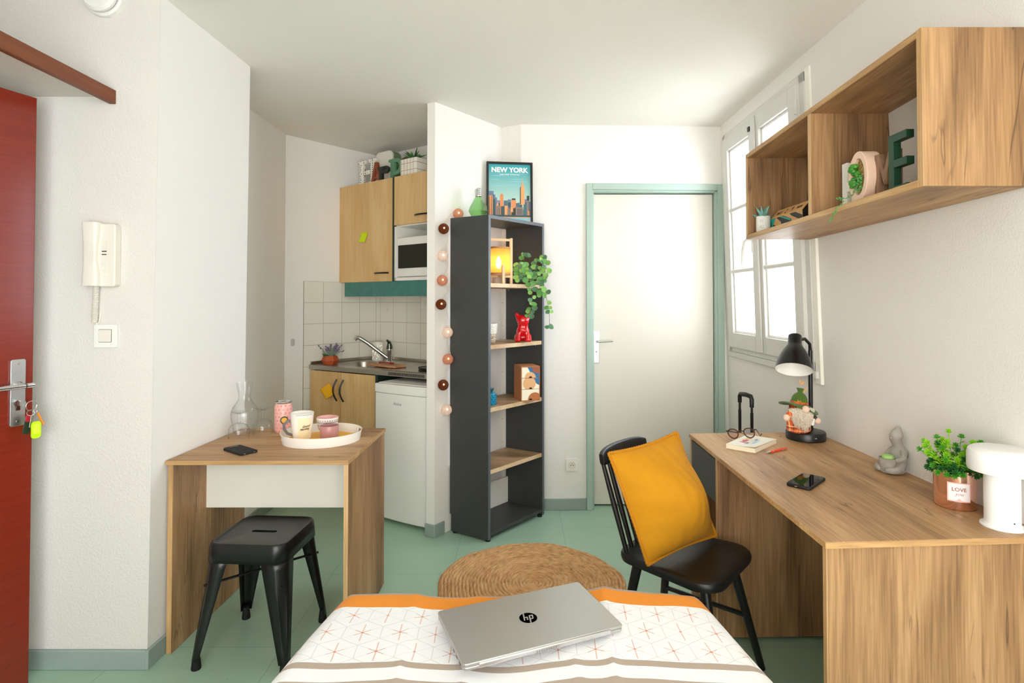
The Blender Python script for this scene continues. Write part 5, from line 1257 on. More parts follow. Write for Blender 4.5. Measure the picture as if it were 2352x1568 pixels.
for sgn in (-1, 1):
    k1 = chain([(.030, sgn*.040, .017, .015), (.055, sgn*.036, .014, .012), (.062, sgn*.010, .013, .011)], root)
    sh_ = bm.verts.new(sp3(-.006, sgn*.024, .080)); sh_[sk].radius = (.013, .013)
    bm.verts.ensure_lookup_table(); bm.edges.new((bm.verts[2], sh_))
    chain([(.008, sgn*.036, .055, .010), (.036, sgn*.026, .046, .009)], sh_)
me = bpy.data.meshes.new('figure'); bm.transform(W[ss.name].inverted()); bm.to_mesh(me); bm.free(); me.materials.append(STONE)
o = bpy.data.objects.new('figure', me); COL.objects.link(o); o.parent = ss; W[o.name] = W[ss.name]
o.modifiers.new('skin', 'SKIN'); md = o.modifiers.new('sub', 'SUBSURF'); md.levels = 2; md.render_levels = 2
for p in me.polygons: p.use_smooth = True
c_ = sp3(.040, 0, .022)
g = G(); g.lathe([(0, -.018), (.022, -.016), (.028, .008), (.030, .030), (.026, .031), (.024, .012), (0, .010)], c_, 28); g.done('bowl', STONE, ss, sharp=60)
g = G(); g.lathe([(0, -.019), (.040, -.019), (.043, -.012), (.035, -.006), (0, -.006)], sp3(.022, 0, .0205), 28, sy=.9); g.done('plinth', STONE, ss)
g = G(); g.lathe([(0, .012), (.019, .012), (.0205, .030), (0, .030)], c_, 28); tl = g.done('tealight_cup', CHROME, ss)
g = G(); g.lathe([(.0195, .0302), (.019, .040), (.014, .042), (0, .041)], c_, 28); g.done('candle', mat('candle_green', '#a8d67c', .5), tl)
g = G(); g.sphere(sp3(.0255, 0, .122), .0042, 10); g.done('nose', STONE, ss)
for s_ in (-.0235, .0235): g = G(); g.sphere(sp3(0, s_, .120), .006, 10, (.6, .6, 1.3)); g.done('ear', STONE, ss)

# --- plant in copper pot
qx, qy = 1.326, 1.742
pp = thing('potted_plant', 'bright green plant in a shiny copper pot with pink label on the desk', 'plant', (qx, qy, ZS))
COP = mat('copper', '#ffd3c2', .10, 1.)
g = G(); g.lathe([(0, 0), (.050, 0), (.053, .004), (.0545, .04), (.0545, .112), (.0555, .1155), (.053, .1155), (.051, .108), (.051, .095)], (qx, qy, ZS), 56); pt = g.done('pot', COP, pp, sharp=60)
g = G(); g.lathe([(.051, .1), (0, .103)], (qx, qy, ZS), 30); g.done('soil', mat('moss_soil', '#5c4a2c', .95, bump=(90, .8, .004)), pp)
la = R(-117)
def onpot(x, z, off): a = la+x/.0545; return Vector((qx+(.0545+off)*cos(a), qy+(.0545+off)*sin(a), ZS+z))
def curved(name, poly, off, m, par):
    g = G(); lo_, hi_ = [], []
    xs = [p[0] for p in poly]; n = 9
    # poly given as rows (z0, z1) over x
    for i in range(n):
        x = xs[0]+(xs[-1]-xs[0])*i/(n-1); z0, z1 = poly[0][1], poly[0][2]
        if len(poly) > 2 and abs(x) < .008: z0 += .008-abs(x)
        lo_.append(g.bm.verts.new(onpot(x, z0, off))); hi_.append(g.bm.verts.new(onpot(x, z1, off)))
    for i in range(n-1): g.bm.faces.new((lo_[i], lo_[i+1], hi_[i+1], hi_[i]))
    return g.done(name, m, par)
lb = curved('label', [(-.029, .027, .083), (.029, .027, .083)], .0006, mat('label_pink', '#efb4ac', .5), pt)
curved('label_paper', [(-.0265, .030, .0805), (0, 0, 0), (.0265, .030, .0805)], .0010, mat('label_paper', '#f4ecec', .5), lb)
a = la; M_ = frame((qx+.0560*cos(a), qy+.0560*sin(a), ZS+.060), (-sin(a), cos(a), 0), (0, 0, 1))
g = G(); g.text('LOVE', .0150, M_ @ Matrix.Translation((0, .003, 0)), .0003, .0003); g.text('you', .0135, M_ @ Matrix.Translation((0, -.010, 0)), .0003, .0, shear=.4)
for v in g.bm.verts:
    lx_ = (M_.inverted() @ v.co).x; q = onpot(lx_, v.co.z-ZS, .0014); v.co = q
g.done('lettering', mat('label_rose', '#d99a94', .5), lb, flip=False)
random.seed(31)
LG1, LG2, LG3 = mat('lime_leaf', '#8ccb1f', .4), mat('mid_leaf', '#4c9a26', .45), mat('deep_leaf', '#23682a', .5)
for k in range(92):
    a = random.uniform(0, 2*pi); el = random.uniform(.05, 1.45) if k < 86 else .05
    L = random.uniform(.045, .112)*(.62+.38*sin(el)) if el > .35 else random.uniform(.03, .060)
    dr = Vector((cos(a)*cos(el), sin(a)*cos(el), sin(el))); p0 = Vector((qx+.02*cos(a), qy+.02*sin(a), ZS+.105)); p1 = p0+dr*L
    p1.x = min(p1.x, 1.395); p1.y = max(p1.y, 1.682)
    g = G(); g.tube([p0, (p0+p1)/2+Vector((0, 0, .006)), p1], .0011, 5)
    d = (p1-p0).normalized()
    for ring_, (nn, tilt, ll) in enumerate(((8, .95, .0125), (7, .6, .0115), (5, .25, .008))):
        bx0 = d.orthogonal().normalized(); by0 = d.cross(bx0)
        for i in range(nn):
            t_ = 2*pi*i/nn+ring_*.5; dd = (d*cos(tilt*1.2)+(bx0*cos(t_)+by0*sin(t_))*sin(tilt*1.2)).normalized(); st_ = p1+d*(.003*ring_)
            g.tube([st_, st_+dd*ll*.5, st_+dd*ll], [.0008, .0021, .0003], 4)
    for i in range(9):
        f = random.uniform(.15, .9); q = p0.lerp(p1, f); dd = Vector((random.uniform(-1, 1), random.uniform(-1, 1), random.uniform(-.2, .8))).normalized()
        g.tube([q, q+dd*.008, q+dd*.016], [.0008, .0017, .0002], 4)
    g.done('sprig', (LG1 if (el > .6 and k % 3) else LG2 if k % 2 else LG3), pp)

# --- white mushroom lamp
wx, wy = 1.335, 1.583
wl = thing('table_lamp', 'white mushroom-shaped table lamp at the right end of the desk', 'lamp', (wx, wy, ZS))
LW = mat('lamp_white_metal', '#f2f2f2', .35)
g = G(); g.lathe([(0, 0), (.0505, 0), (.0505, .004), (.049, .0055), (0, .0055)], (wx, wy, ZS), 56); g.done('base', LW, wl)
g = G(); g.lathe([(.0425, .0055), (.0425, .008), (.0405, .010), (.0405, .155), (0, .155)], (wx, wy, ZS), 56); st_ = g.done('stem', LW, wl)
g = G(); g.sphere((wx-.002, wy-.0408, ZS+.022), .002, 8); g.done('touch_button', BLACK, st_)
g = G(); g.lathe([(.0, .150), (.060, .150), (.0765, .152), (.0780, .156), (.0780, .196), (.075, .207), (.066, .214), (.050, .217), (0, .218)], (wx, wy, ZS), 64); g.done('shade', LW, wl)

# --- suitcase behind the desk
sc_ = thing('suitcase', 'black trolley suitcase handle standing up behind the far end of the desk', 'suitcase', (1.235, 3.22, 0))
g = G(); M_ = Matrix.Translation((1.235, 3.22, 0))
g.prism(rrect(.24, .34, .05, 5), .04, .56, M_); g.done('shell', mat('suitcase_black', '#15161a', .5), sc_, bevel=.02)
for x in (-.09, .09):
    for y in (-.13, .13): g = G(); g.cyl((1.235+x-.012, 3.22+y, .022), (1.235+x+.012, 3.22+y, .022), .022, seg=16); g.box(1.235+x-.006, 1.235+x+.006, 3.22+y-.006, 3.22+y+.006, .03, .045); g.done('wheel', BLKP, sc_)
pL, pR_ = Vector((1.243, 3.22, 0)), Vector((1.270, 3.12, 0))
for p in (pL, pR_):
    g = G(); g.cyl((p.x, p.y, .55), (p.x, p.y, .76), .0085, seg=12); g.cyl((p.x, p.y, .75), (p.x, p.y, .83), .0065, seg=12); g.done('handle_tube', BLKM, sc_)
g = G(); zt = .845
g.tube([(pL.x, pL.y, .80), (pL.x, pL.y, .835), (pL.x+.002, pL.y-.008, .848), ((pL.x+pR_.x)/2, (pL.y+pR_.y)/2, .852), (pR_.x-.002, pR_.y+.008, .848), (pR_.x, pR_.y, .832), (pR_.x, pR_.y, .79)], [.011, .0115, .012, .013, .0125, .012, .0115], 12); g.done('grip', BLKP, sc_)

# ================================================================== ON THE WALL SHELF
def zsh(y): return wsp(y, ZA+TK)[1]+.0006
# succulent in white can
ux, uy = 1.122, 2.612; uz = zsh(uy)
su = thing('succulent', 'blue-green succulent in a small white lettered can on the wall shelf', 'plant', (ux, uy, uz))
g = G(); g.lathe([(0, 0), (.0305, 0), (.0310, .001), (.0310, .076), (.0300, .077), (.0285, .076), (.0285, .068), (0, .068)], (ux, uy, uz), 40); cn_ = g.done('can', mat('can_white', '#eeeeea', .3), su, sharp=50)
g = G(); M_ = frame((0, 0, 0), (1, 0, 0), (0, 1, 0))
g.text('V E', .021, M_ @ Matrix.Translation((0, .012, 0)), 0, 0, sx=.55); g.text('ALL', .021, M_ @ Matrix.Translation((.0, -.013, 0)), 0, 0, sx=.62)
for v in g.bm.verts: a = R(-125)+v.co.x/.031; v.co = Vector((ux+.0313*cos(a), uy+.0313*sin(a), uz+.040+v.co.y))
g.done('lettering', mat('can_grey', '#b9b9b4', .6), cn_, flip=False)
AGV = mat('agave', '#6fa79a', .5, var=(60, .2)); random.seed(8)
for k in range(9):
    a = 2*pi*k/9+.3; el = (.35, 1.0, 1.25)[k % 3]; L = (.055, .06, .055)[k % 3]; dr = Vector((cos(a)*cos(el), sin(a)*cos(el), sin(el))); p0 = Vector((ux, uy, uz+.070))
    g = G(); g.tube([p0+dr*.004, p0+dr*L*.35, p0+dr*L*.7, p0+dr*L+Vector((0, 0, .003))], [.006, .0085, .005, .0004], 8); g.done('leaf', AGV, su)
# block calendar
y0c, y1c = 2.630, 2.310; xc = 1.155
cal = thing('block_calendar', 'wooden block calendar with black and teal geometric front on the wall shelf', 'calendar', (xc+.03, 2.47, zsh(2.47)))
zc0 = zsh(2.32)
hexp = [(0, .0), (-.003, .057), (.030, .096), (.062, .096), (.085, .057), (.085, 0)]     # profile (x, z)
MC = Matrix(((1, 0, 0, xc), (0, 0, -1, 0), (0, 1, 0, zc0), (0, 0, 0, 1)))     # local (x, z, -y)
g = G(); g.prism(hexp, -(y0c-.03), -y1c, MC); hol = g.done('holder', mat('ply_wood', '#d9a76a', .5), cal, bevel=.0008)
TEALP, BLKPr, ORP = mat('print_teal', '#13a79b', .5), mat('print_black', '#1c1d1a', .5), mat('print_ochre', '#e8b36a', .5)
def facepoly(m, pts, name, off=.0006):      # pts (s along from far end 0..1, t up 0..1) on the sloped front face
    g = G(); L = y0c-.03-y1c; q = []
    for s_, t_ in pts: q.append(Vector((xc-.003*t_-off, y0c-.03-L*s_, zc0+.057*t_)))
    g.face(q); g.done(name, m, hol)
facepoly(TEALP, [(0, .35), (.08, .5), (.17, .99), (0, .99)], 'print_shape')
facepoly(BLKPr, [(0, .02), (.3, .02), (.36, .12), (.08, .5), (0, .3)], 'print_shape', .0005)
facepoly(TEALP, [(.05, .03), (.28, .03), (.06, .42)], 'print_shape', .0008)
facepoly(BLKPr, [(.20, .98), (.42, .98), (.66, .6), (.66, .02), (.34, .02), (.34, .55)], 'print_shape', .0007)
facepoly(TEALP, [(.30, .98), (.38, .98), (.64, .62), (.64, .46)], 'print_shape', .0009)
facepoly(BLKPr, [(.62, .98), (.80, .98), (1, .62), (1, .2), (.68, .8)], 'print_shape', .0007)
g = G(); sl = Vector((.033, 0, .039)); nsl = Vector((-.039, 0, .033)).normalized()
MT = Matrix(((0, sl.normalized().x, nsl.x, xc+.0135), (-1, 0, 0, 0), (0, sl.normalized().z, nsl.z, zc0+.0765), (0, 0, 0, 1)))
for txt, yy, sz in (('MAY', 2.550, .024), ('2', 2.485, .038), ('9', 2.430, .038), ('MON', 2.365, .019)):
    g.text(txt, sz, MT @ Matrix.Translation((-yy, 0, .0004)), .0003, .0005)
g.done('lettering', BLKPr, cal, flip=False)
for yy in (2.517, 2.458, 2.402): g = G(); g.prism([(-yy-.0008, -.022), (-yy+.0008, -.022), (-yy+.0008, .022), (-yy-.0008, .022)], 0, .0005, MT); g.done('block_joint', mat('joint_brown', '#8a6238', .7), cal)
g = G(); g.prism([(.0, .0), (-.003, .056), (.030, .095), (.062, .095), (.084, .056), (.084, 0)], -y1c, -y1c+.0012, MC); g.done('end_block', BLKPr, cal)
g = G()
ME = frame((xc, y1c-.0016, zc0), (1, 0, 0), (0, 0, 1))
g.text('JULY', .016, ME @ Matrix.Translation((.036, .042, 0)) @ Matrix.Rotation(R(-58), 4, 'Z'), .0003, .0003); g.text('SEPT', .014, ME @ Matrix.Translation((.058, .062, 0)) @ Matrix.Rotation(R(-58), 4, 'Z'), .0003, .0003)
g.done('end_lettering', ORP, cal, flip=False)
# letters H, O, M, E facing the room: local x runs towards the camera (-y), local y up, local z towards -x (out of the wall)
def SM(y, x): return Matrix(((0, 0, -1, x), (-1, 0, 0, y), (0, 1, 0, zsh(y)), (0, 0, 0, 1)))
hh = .162
letter('letter_ornament', 'white block letter H on the wall shelf behind the planted letter O', SM(2.012, 1.185), [('p', [(0, 0), (.030, 0), (.030, hh), (0, hh)]), ('p', [(.055, 0), (.085, 0), (.085, hh), (.055, hh)]), ('p', [(.0295, .058), (.0555, .058), (.0555, .092), (.0295, .092)])], .04, mat('letter_white', '#ecebe3', .6))
lo = thing('letter_planter', 'pale peach letter O planted with succulents and a trailing strand on the wall shelf', 'planter', (1.14, 1.865, zsh(1.865)))
MO = SM(1.865, 1.168) @ Matrix.Translation((0, .084, 0))
PEA = mat('letter_peach', '#f0cdb6', .6)
g = G(); g.ring(circ(.052, 40, ry=.0835), circ(.034, 40, ry=.060), 0, .055, MO); g.done('letter_body', PEA, lo, bevel=.002)
g = G(); g.lathe([(0, .0), (.0345, .0), (.0345, .042), (0, .050)], (0, 0, 0), 40, MO @ Matrix.Diagonal((1, 1.74, 1, 1))); g.done('moss', mat('moss', '#a98d4e', .95, bump=(140, 1., .006), var=(150, .5)), lo)
SUC = mat('succulent_green', '#3f8a26', .4, var=(50, .25)); random.seed(14)
for (ox, oy, s_) in ((-.018, .028, 1.0), (-.020, -.018, .9), (-.002, .010, .6)):
    for k in range(9):
        a = 2*pi*k/9+oy*20; t_ = (.95, .6, .25)[k % 3]; L = .026*s_
        dr = Vector((cos(a)*sin(t_), sin(a)*sin(t_), cos(t_))); p0 = Vector((ox, oy, .048)); g = G(); M3 = MO
        g.tube([M3 @ (p0), M3 @ (p0+dr*L*.4), M3 @ (p0+dr*L*.8), M3 @ (p0+dr*L)], [.003*s_, .0072*s_, .0085*s_, .0015], 10); g.done('succulent_leaf', SUC, lo)
g = G(); stp = [MO @ Vector(p) for p in ((.012, .0, .05), (.004, -.035, .060), (-.004, -.055, .066), (-.020, -.067, .082), (-.030, -.068, .105))]
s2 = [Vector((1.082, 1.893, zsh(1.83)+.006)), Vector((1.068, 1.905, zsh(1.83)-.012)), Vector((1.066, 1.925, zsh(1.83)-.035)), Vector((1.066, 1.950, zsh(1.83)-.055))]
allp = stp+s2; g.tube(allp, .0009, 5); beads = []
for a_, b_ in zip(allp, allp[1:]):
    n = max(2, int((b_-a_).length/.006))
    for i in range(n): beads.append(a_.lerp(b_, i/n))
for q in beads: g.sphere(q+Vector((random.uniform(-.005, .002), random.uniform(-.005, .005), random.uniform(-.003, .004))), random.uniform(.0018, .0034), 7)
for k in range(46):
    p = MO @ Vector((random.uniform(-.02, .028), random.uniform(-.05, .0), .052+random.uniform(0, .012))); g.sphere(p, random.uniform(.002, .004), 7)
o = g.done('trailing_strand', mat('strand_green', '#4f9a4a', .45), lo); o['kind'] = 'stuff'
mp_ = [('p', [(0, 0), (.022, 0), (.022, .098), (.045, .040), (.068, .098), (.068, 0), (.090, 0), (.090, .142), (.068, .142), (.045, .085), (.022, .142), (0, .142)])]
letter('letter_ornament', 'brown wooden letter M between letters O and E on the wall shelf', SM(1.822, 1.172), mp_, .030, wood('walnut', 'z', '#5f4636', '#86664f', '#a08066', crack=0))
ep = [('p', [(0, 0), (.024, 0), (.024, .182), (0, .182)])]+[('p', [(.0235, z), (.082, z), (.082, z+.024), (.0235, z+.024)]) for z in (0, .079, .158)]
letter('letter_ornament', 'tall dark green letter E at the near end of the wall shelf', SM(1.752, 1.165), ep, .024, mat('letter_green', '#1f4a33', .45))

# ================================================================== IN AND ON THE BOOKCASE
ZT2 = ZB+.0006
# framed poster
fL, fR = Vector((-.212, 3.652)), Vector((.086, 3.690)); fx_ = (fR-fL).normalized(); fnn = Vector((fx_.y, -fx_.x))
ln_ = .045
MF = frame((fL.x, fL.y, ZT2), (fx_.x, fx_.y, 0), (-fnn.x*ln_, -fnn.y*ln_, 1)); wF, hF = (fR-fL).length, .405     # local z towards the room
po = thing('framed_poster', 'framed New York skyline poster in black frame leaning on top of the bookcase', 'poster', tuple((fL+fR)/2)+(ZT2,))
g = G(); g.ring([(0, 0), (wF, 0), (wF, hF), (0, hF)], [(.014, .014), (wF-.014, .014), (wF-.014, hF-.014), (.014, hF-.014)], 0, .016, MF); g.done('frame', BLACK, po, bevel=.001)
m, nt, b = base('poster_sky'); tc = nd(nt, 'ShaderNodeTexCoord').outputs['Object']; sp = nd(nt, 'ShaderNodeSeparateXYZ', {0: tc})
nt.links.new(ramp(nt, mth(nt, 'DIVIDE', sp.outputs[2], hF), [(.2, '#d5dcc4'), (.45, '#a9cfc6'), (.9, '#3ea7b2')]), b.inputs['Base Color']); b.inputs['Roughness'].default_value = .35
cols = ['#e9f3ee', '#f2a56a', '#e58f57', '#6d7f9c', '#35545a', '#4f6d70', '#8d7a74', '#7a8d93', '#2f3b3d', '#3f6f74', '#f7e6d6', '#8fd0d8']
PM = [m]+[mat('poster_ink', c_, .4) for c_ in cols]
g = G(); pr0, pr1 = .0135, wF-.0135
def art(mi, pts, d): g.mi = mi; g.face([MF @ Vector((pr0+(pr1-pr0)*x, .0135+(hF-.027)*y, .005+d*.00035)) for x, y in pts])
art(0, [(0, 0), (1, 0), (1, 1), (0, 1)], 0)
def bld(mi, x0, x1, h, d, y0=.10): art(mi, [(x0, y0), (x1, y0), (x1, h), (x0, h)], d)
for (a_, b_, y_, h_) in ((.02, .45, .80, .006), (.1, .95, .83, .006), (.0, .3, .73, .006), (.45, .9, .745, .005), (.38, .98, .705, .006), (.0, .5, .625, .006), (.32, .8, .64, .005), (.6, .98, .61, .005)): art(12, [(a_, y_), ((a_+b_)/2, y_-.006), (b_, y_+.002), ((a_+b_)/2, y_+h_)], 1)
for x0, x1, h in ((.0, .12, .53), (.1, .16, .47), (.15, .2, .42), (.2, .28, .37), (.45, .53, .39), (.7, .74, .34), (.86, .93, .40), (.94, 1, .36)): bld(4, x0, x1, h, 2)
for mi, x0, x1, h, d in ((5, .10, .16, .39, 3), (5, .22, .28, .32, 3), (6, .36, .45, .37, 3), (5, .46, .53, .34, 3), (6, .65, .73, .33, 3), (5, .73, .8, .30, 3), (10, .83, .90, .35, 3), (6, .96, 1, .22, 3),
                     (2, .0, .10, .45, 4), (3, .27, .35, .47, 4), (7, .16, .26, .28, 5), (5, .29, .37, .27, 5), (2, .38, .45, .28, 5), (7, .44, .51, .22, 5), (3, .54, .65, .38, 4), (9, .55, .64, .41, 3), (2, .52, .60, .25, 5), (9, .58, .64, .24, 6), (9, .54, .62, .17, 7),
                     (7, .62, .82, .26, 6), (9, .91, .97, .46, 4), (7, .91, .96, .38, 5), (3, .93, .97, .2, 6), (10, .82, .90, .22, 5)): bld(mi, x0, x1, h, d)
art(2, [(.76, .30), (.86, .31), (.855, .60), (.835, .645), (.80, .66), (.79, .645), (.765, .60)], 5); art(9, [(.745, .31), (.768, .30), (.772, .62), (.75, .60)], 5); art(2, [(.785, .655), (.825, .655), (.812, .70), (.806, .79), (.800, .70)], 5)
art(2, [(.18, .27), (.22, .36), (.24, .27)], 5); art(3, [(.28, .46), (.31, .50), (.345, .46)], 4); art(7, [(.44, .21), (.475, .27), (.51, .21)], 5)
for r_ in range(4):
    for c_2 in range(5): bld(9, .68+.025*c_2, .695+.025*c_2, .15+.025*r_, 7, .135+.025*r_)
for k in range(4): bld(3 if k % 2 else 9, .015+.024*k, .027+.024*k, .44, 5)
bld(5, 0, 1, .12, 8, .085); art(2, [(0, .075), (1, .075), (1, .088), (0, .088)], 9); art(12, [(0, 0), (1, 0), (1, .075), (0, .075)], 8); art(11, [(.3, 0), (1, 0), (1, .03)], 9)
o = g.done('print', PM, po, flip=False)
g = G(); g.text('NEW YORK', .044, MF @ Matrix.Translation((wF/2, hF-.052, .0062)), .0004, .0016, sx=1.02); g.text('UNITED STATES', .0125, MF @ Matrix.Translation((wF/2, hF-.082, .0062)), .0003, .0002, space=1.5); g.done('lettering', mat('poster_white', '#fbfaf5', .4), po, flip=False)
g = G(); g.box(.0005, wF-.0005, .0005, hF-.0005, .0004, .0045, MF); g.done('backing', mat('backing', '#7a6a55', .8), po)
# green bulb-shaped bottle
vx, vy = -.250, 3.455
vb_ = thing('bulb_bottle', 'green faceted glass bottle shaped like a light bulb on top of the bookcase', 'bottle', (vx, vy, ZT2))
GG = glass('green_glass', (.60, .86, .52), 1.6); random.seed(2)
g = G(); pr = [(0, .001), (.030, .001), (.040, .012), (.061, .048), (.052, .078), (.028, .120), (.019, .136), (.019, .146)]
rings = []
for k, (r, z) in enumerate(pr):
    n = 10; rings.append([g.bm.verts.new((vx+r*cos(2*pi*(i+.5*(k % 2))/n), vy+r*sin(2*pi*(i+.5*(k % 2))/n), ZT2+z)) for i in range(n)] if r > 0 else [g.bm.verts.new((vx, vy, ZT2+z))])
for k in range(len(rings)-1):
    a_, b_ = rings[k], rings[k+1]; n = 10
    for i in range(n):
        j = (i+1) % n
        if len(a_) == 1: g.bm.faces.new((a_[0], b_[j], b_[i])); continue
        if k % 2: g.bm.faces.new((a_[i], a_[j], b_[j])); g.bm.faces.new((a_[i], b_[j], b_[i]))
        else: g.bm.faces.new((a_[i], a_[j], b_[i])); g.bm.faces.new((a_[j], b_[j], b_[i]))
g.done('glass_body', GG, vb_, sharp=5)
g = G(); g.lathe([(.0195, .140)]+[(.0195+(.0015 if i % 2 else -.0005), .142+.0055*i) for i in range(8)]+[(.014, .187), (.006, .192), (0, .192)], (vx, vy, ZT2), 24); g.done('screw_cap', ALU, vb_)
# rattan lamp
rx, ry_ = -.128, 3.492; rz_ = SHZ[0]+.0006
rl = thing('rattan_lamp', 'lit rattan lantern lamp with pale wooden frame on the top bookcase shelf', 'lamp', (rx, ry_, rz_))
PINE = mat('pine', '#e8c9a0', .5); fa = R(22)
Mr = Matrix.Translation((rx, ry_, rz_)) @ Matrix.Rotation(fa, 4, 'Z')
g = G(); hx_ = .082
for sx in (-1, 1): g.box(sx*hx_-.008, sx*hx_+.008, -.008, .008, 0, .285, Mr)
g.box(-hx_, hx_, -.006, .006, .266, .280, Mr)
for sy in (-1, 1): g.box(-.008, .008, sy*hx_-.008, sy*hx_+.008, 0, .112, Mr)
g.box(-hx_, hx_, -.007, .007, .040, .054, Mr); g.box(-.007, .007, -hx_, hx_, .040, .054, Mr); g.done('frame', PINE, rl, bevel=.001)
m = bpy.data.materials.new('rattan_weave'); m.use_nodes = True; nt = m.node_tree; nt.nodes.clear()
tc = nd(nt, 'ShaderNodeTexCoord').outputs['Object']; sp = nd(nt, 'ShaderNodeSeparateXYZ', {0: tc})
an = mth(nt, 'MULTIPLY', mth(nt, 'ARCTAN2', sp.outputs[1], sp.outputs[0]), 64/(2*pi)); hz_ = mth(nt, 'DIVIDE', sp.outputs[2], .0070)
hole_ = mth(nt, 'MULTIPLY', mth(nt, 'LESS_THAN', mth(nt, 'ABSOLUTE', mth(nt, 'SUBTRACT', mth(nt, 'FRACT', an), .5)), .22), mth(nt, 'LESS_THAN', mth(nt, 'ABSOLUTE', mth(nt, 'SUBTRACT', mth(nt, 'FRACT', hz_), .5)), .22))
df = nd(nt, 'ShaderNodeBsdfDiffuse', {'Color': lin('#d9a866')}); tl_ = nd(nt, 'ShaderNodeBsdfTranslucent', {'Color': lin('#f0bf70')}); mx1 = nd(nt, 'ShaderNodeMixShader', {0: .55}); nt.links.new(df.outputs[0], mx1.inputs[1]); nt.links.new(tl_.outputs[0], mx1.inputs[2])
tp_ = nd(nt, 'ShaderNodeBsdfTransparent'); mx2 = nd(nt, 'ShaderNodeMixShader', {0: hole_}); nt.links.new(mx1.outputs[0], mx2.inputs[1]); nt.links.new(tp_.outputs[0], mx2.inputs[2])
oo = nd(nt, 'ShaderNodeOutputMaterial'); nt.links.new(mx2.outputs[0], oo.inputs[0]); RAT = m
g = G(); g.lathe([(.069, .060), (.069, .222)], (rx, ry_, rz_), 56); g.done('shade', RAT, rl)
g = G(); g.lathe([(.0695, .056), (.0715, .058), (.0715, .066), (.0695, .068)], (rx, ry_, rz_), 48); g.done('shade_rim', mat('rattan_rim', '#c08a52', .6), rl); g = G(); g.lathe([(.0695, .214), (.0715, .216), (.0715, .224), (.0695, .226)], (rx, ry_, rz_), 48); g.done('shade_rim', mat('rattan_rim_top', '#c08a52', .6), rl)
g = G(); g.lathe([(0, .054), (.066, .054), (.066, .060), (.016, .060), (.016, .095), (0, .095)], (rx, ry_, rz_), 32); g.done('lamp_holder', PINE, rl)
g = G(); g.lathe([(.010, .095), (.015, .115), (.016, .140), (.010, .165), (0, .172)], (rx, ry_, rz_), 20); g.done('bulb', mat('bulb_lit', '#fff1cf', .3, emis=('#ffd27a', 26.0)), rl)
# string lights
BALLS = [((-.370, 3.438, ZT2+.0325), 's'), ((-0.445, 3.335, 1.795), 'b'), ((-0.449, 3.329, 1.636), 'c'), ((-0.451, 3.327, 1.491), 's'), ((-0.457, 3.319, 1.351), 'b'), ((-0.424, 3.362, 1.186), 'c'), ((-0.422, 3.365, 1.027), 's'), ((-0.445, 3.334, 0.88), 'b'), ((-0.428, 3.357, 0.731), 'c')]
sl_ = thing('string_lights', 'string of brown, pink and cream cotton ball lights hanging beside the bookcase', 'lights', (-.45, 3.38, .70))
def ballm(name, col):
    m = bpy.data.materials.new(name); m.use_nodes = True; nt = m.node_tree; nt.nodes.clear()
    tc = nd(nt, 'ShaderNodeTexCoord').outputs['Object']; nz = nd(nt, 'ShaderNodeTexNoise', {'Vector': tc, 'Scale': 110.0, 'Detail': 3.0}).outputs['Fac']
    d = nd(nt, 'ShaderNodeBsdfDiffuse', {'Color': lin(col)}); t = nd(nt, 'ShaderNodeBsdfTranslucent', {'Color': lin(col)}); a = nd(nt, 'ShaderNodeMixShader', {0: .45}); nt.links.new(d.outputs[0], a.inputs[1]); nt.links.new(t.outputs[0], a.inputs[2])
    q = nd(nt, 'ShaderNodeBsdfTransparent'); b2 = nd(nt, 'ShaderNodeMixShader', {0: mth(nt, 'MULTIPLY', nz, .5)}); nt.links.new(a.outputs[0], b2.inputs[1]); nt.links.new(q.outputs[0], b2.inputs[2])
    o = nd(nt, 'ShaderNodeOutputMaterial'); nt.links.new(b2.outputs[0], o.inputs[0]); return m
BM = {'b': ballm('cotton_brown', '#7a3a17'), 's': ballm('cotton_salmon', '#e0a387'), 'c': ballm('cotton_cream', '#faeae2')}
LED = mat('led_glow', '#ffd9a0', .3, emis=('#ffe0b0', 4.0))
for (p, k) in BALLS:
    g = G(); g.sphere(p, .0315, 24); o = g.done('ball', BM[k], sl_); g = G(); g.sphere((p[0]+.004, p[1]-.006, p[2]+.004), .0060, 10); g.done('led', LED, o)
pts = [(-.36, 3.45, ZT2+.075), (-.375, 3.452, ZT2+.05), (-.40, 3.44, ZT2+.045), (-.425, 3.415, ZT2+.012), (-.436, 3.385, ZT2-.02)]
for (p, k) in BALLS[1:]: pts += [(p[0]+.012, p[1]+.012, p[2]+.04), (p[0]+.020, p[1]+.020, p[2]), (-.425, 3.382, p[2]-.06)]
pts = pts[:-1]
g = G(); g.tube(pts, .0013, 6); g.done('cord', mat('clear_cord', '#d9d2c4', .4), sl_)
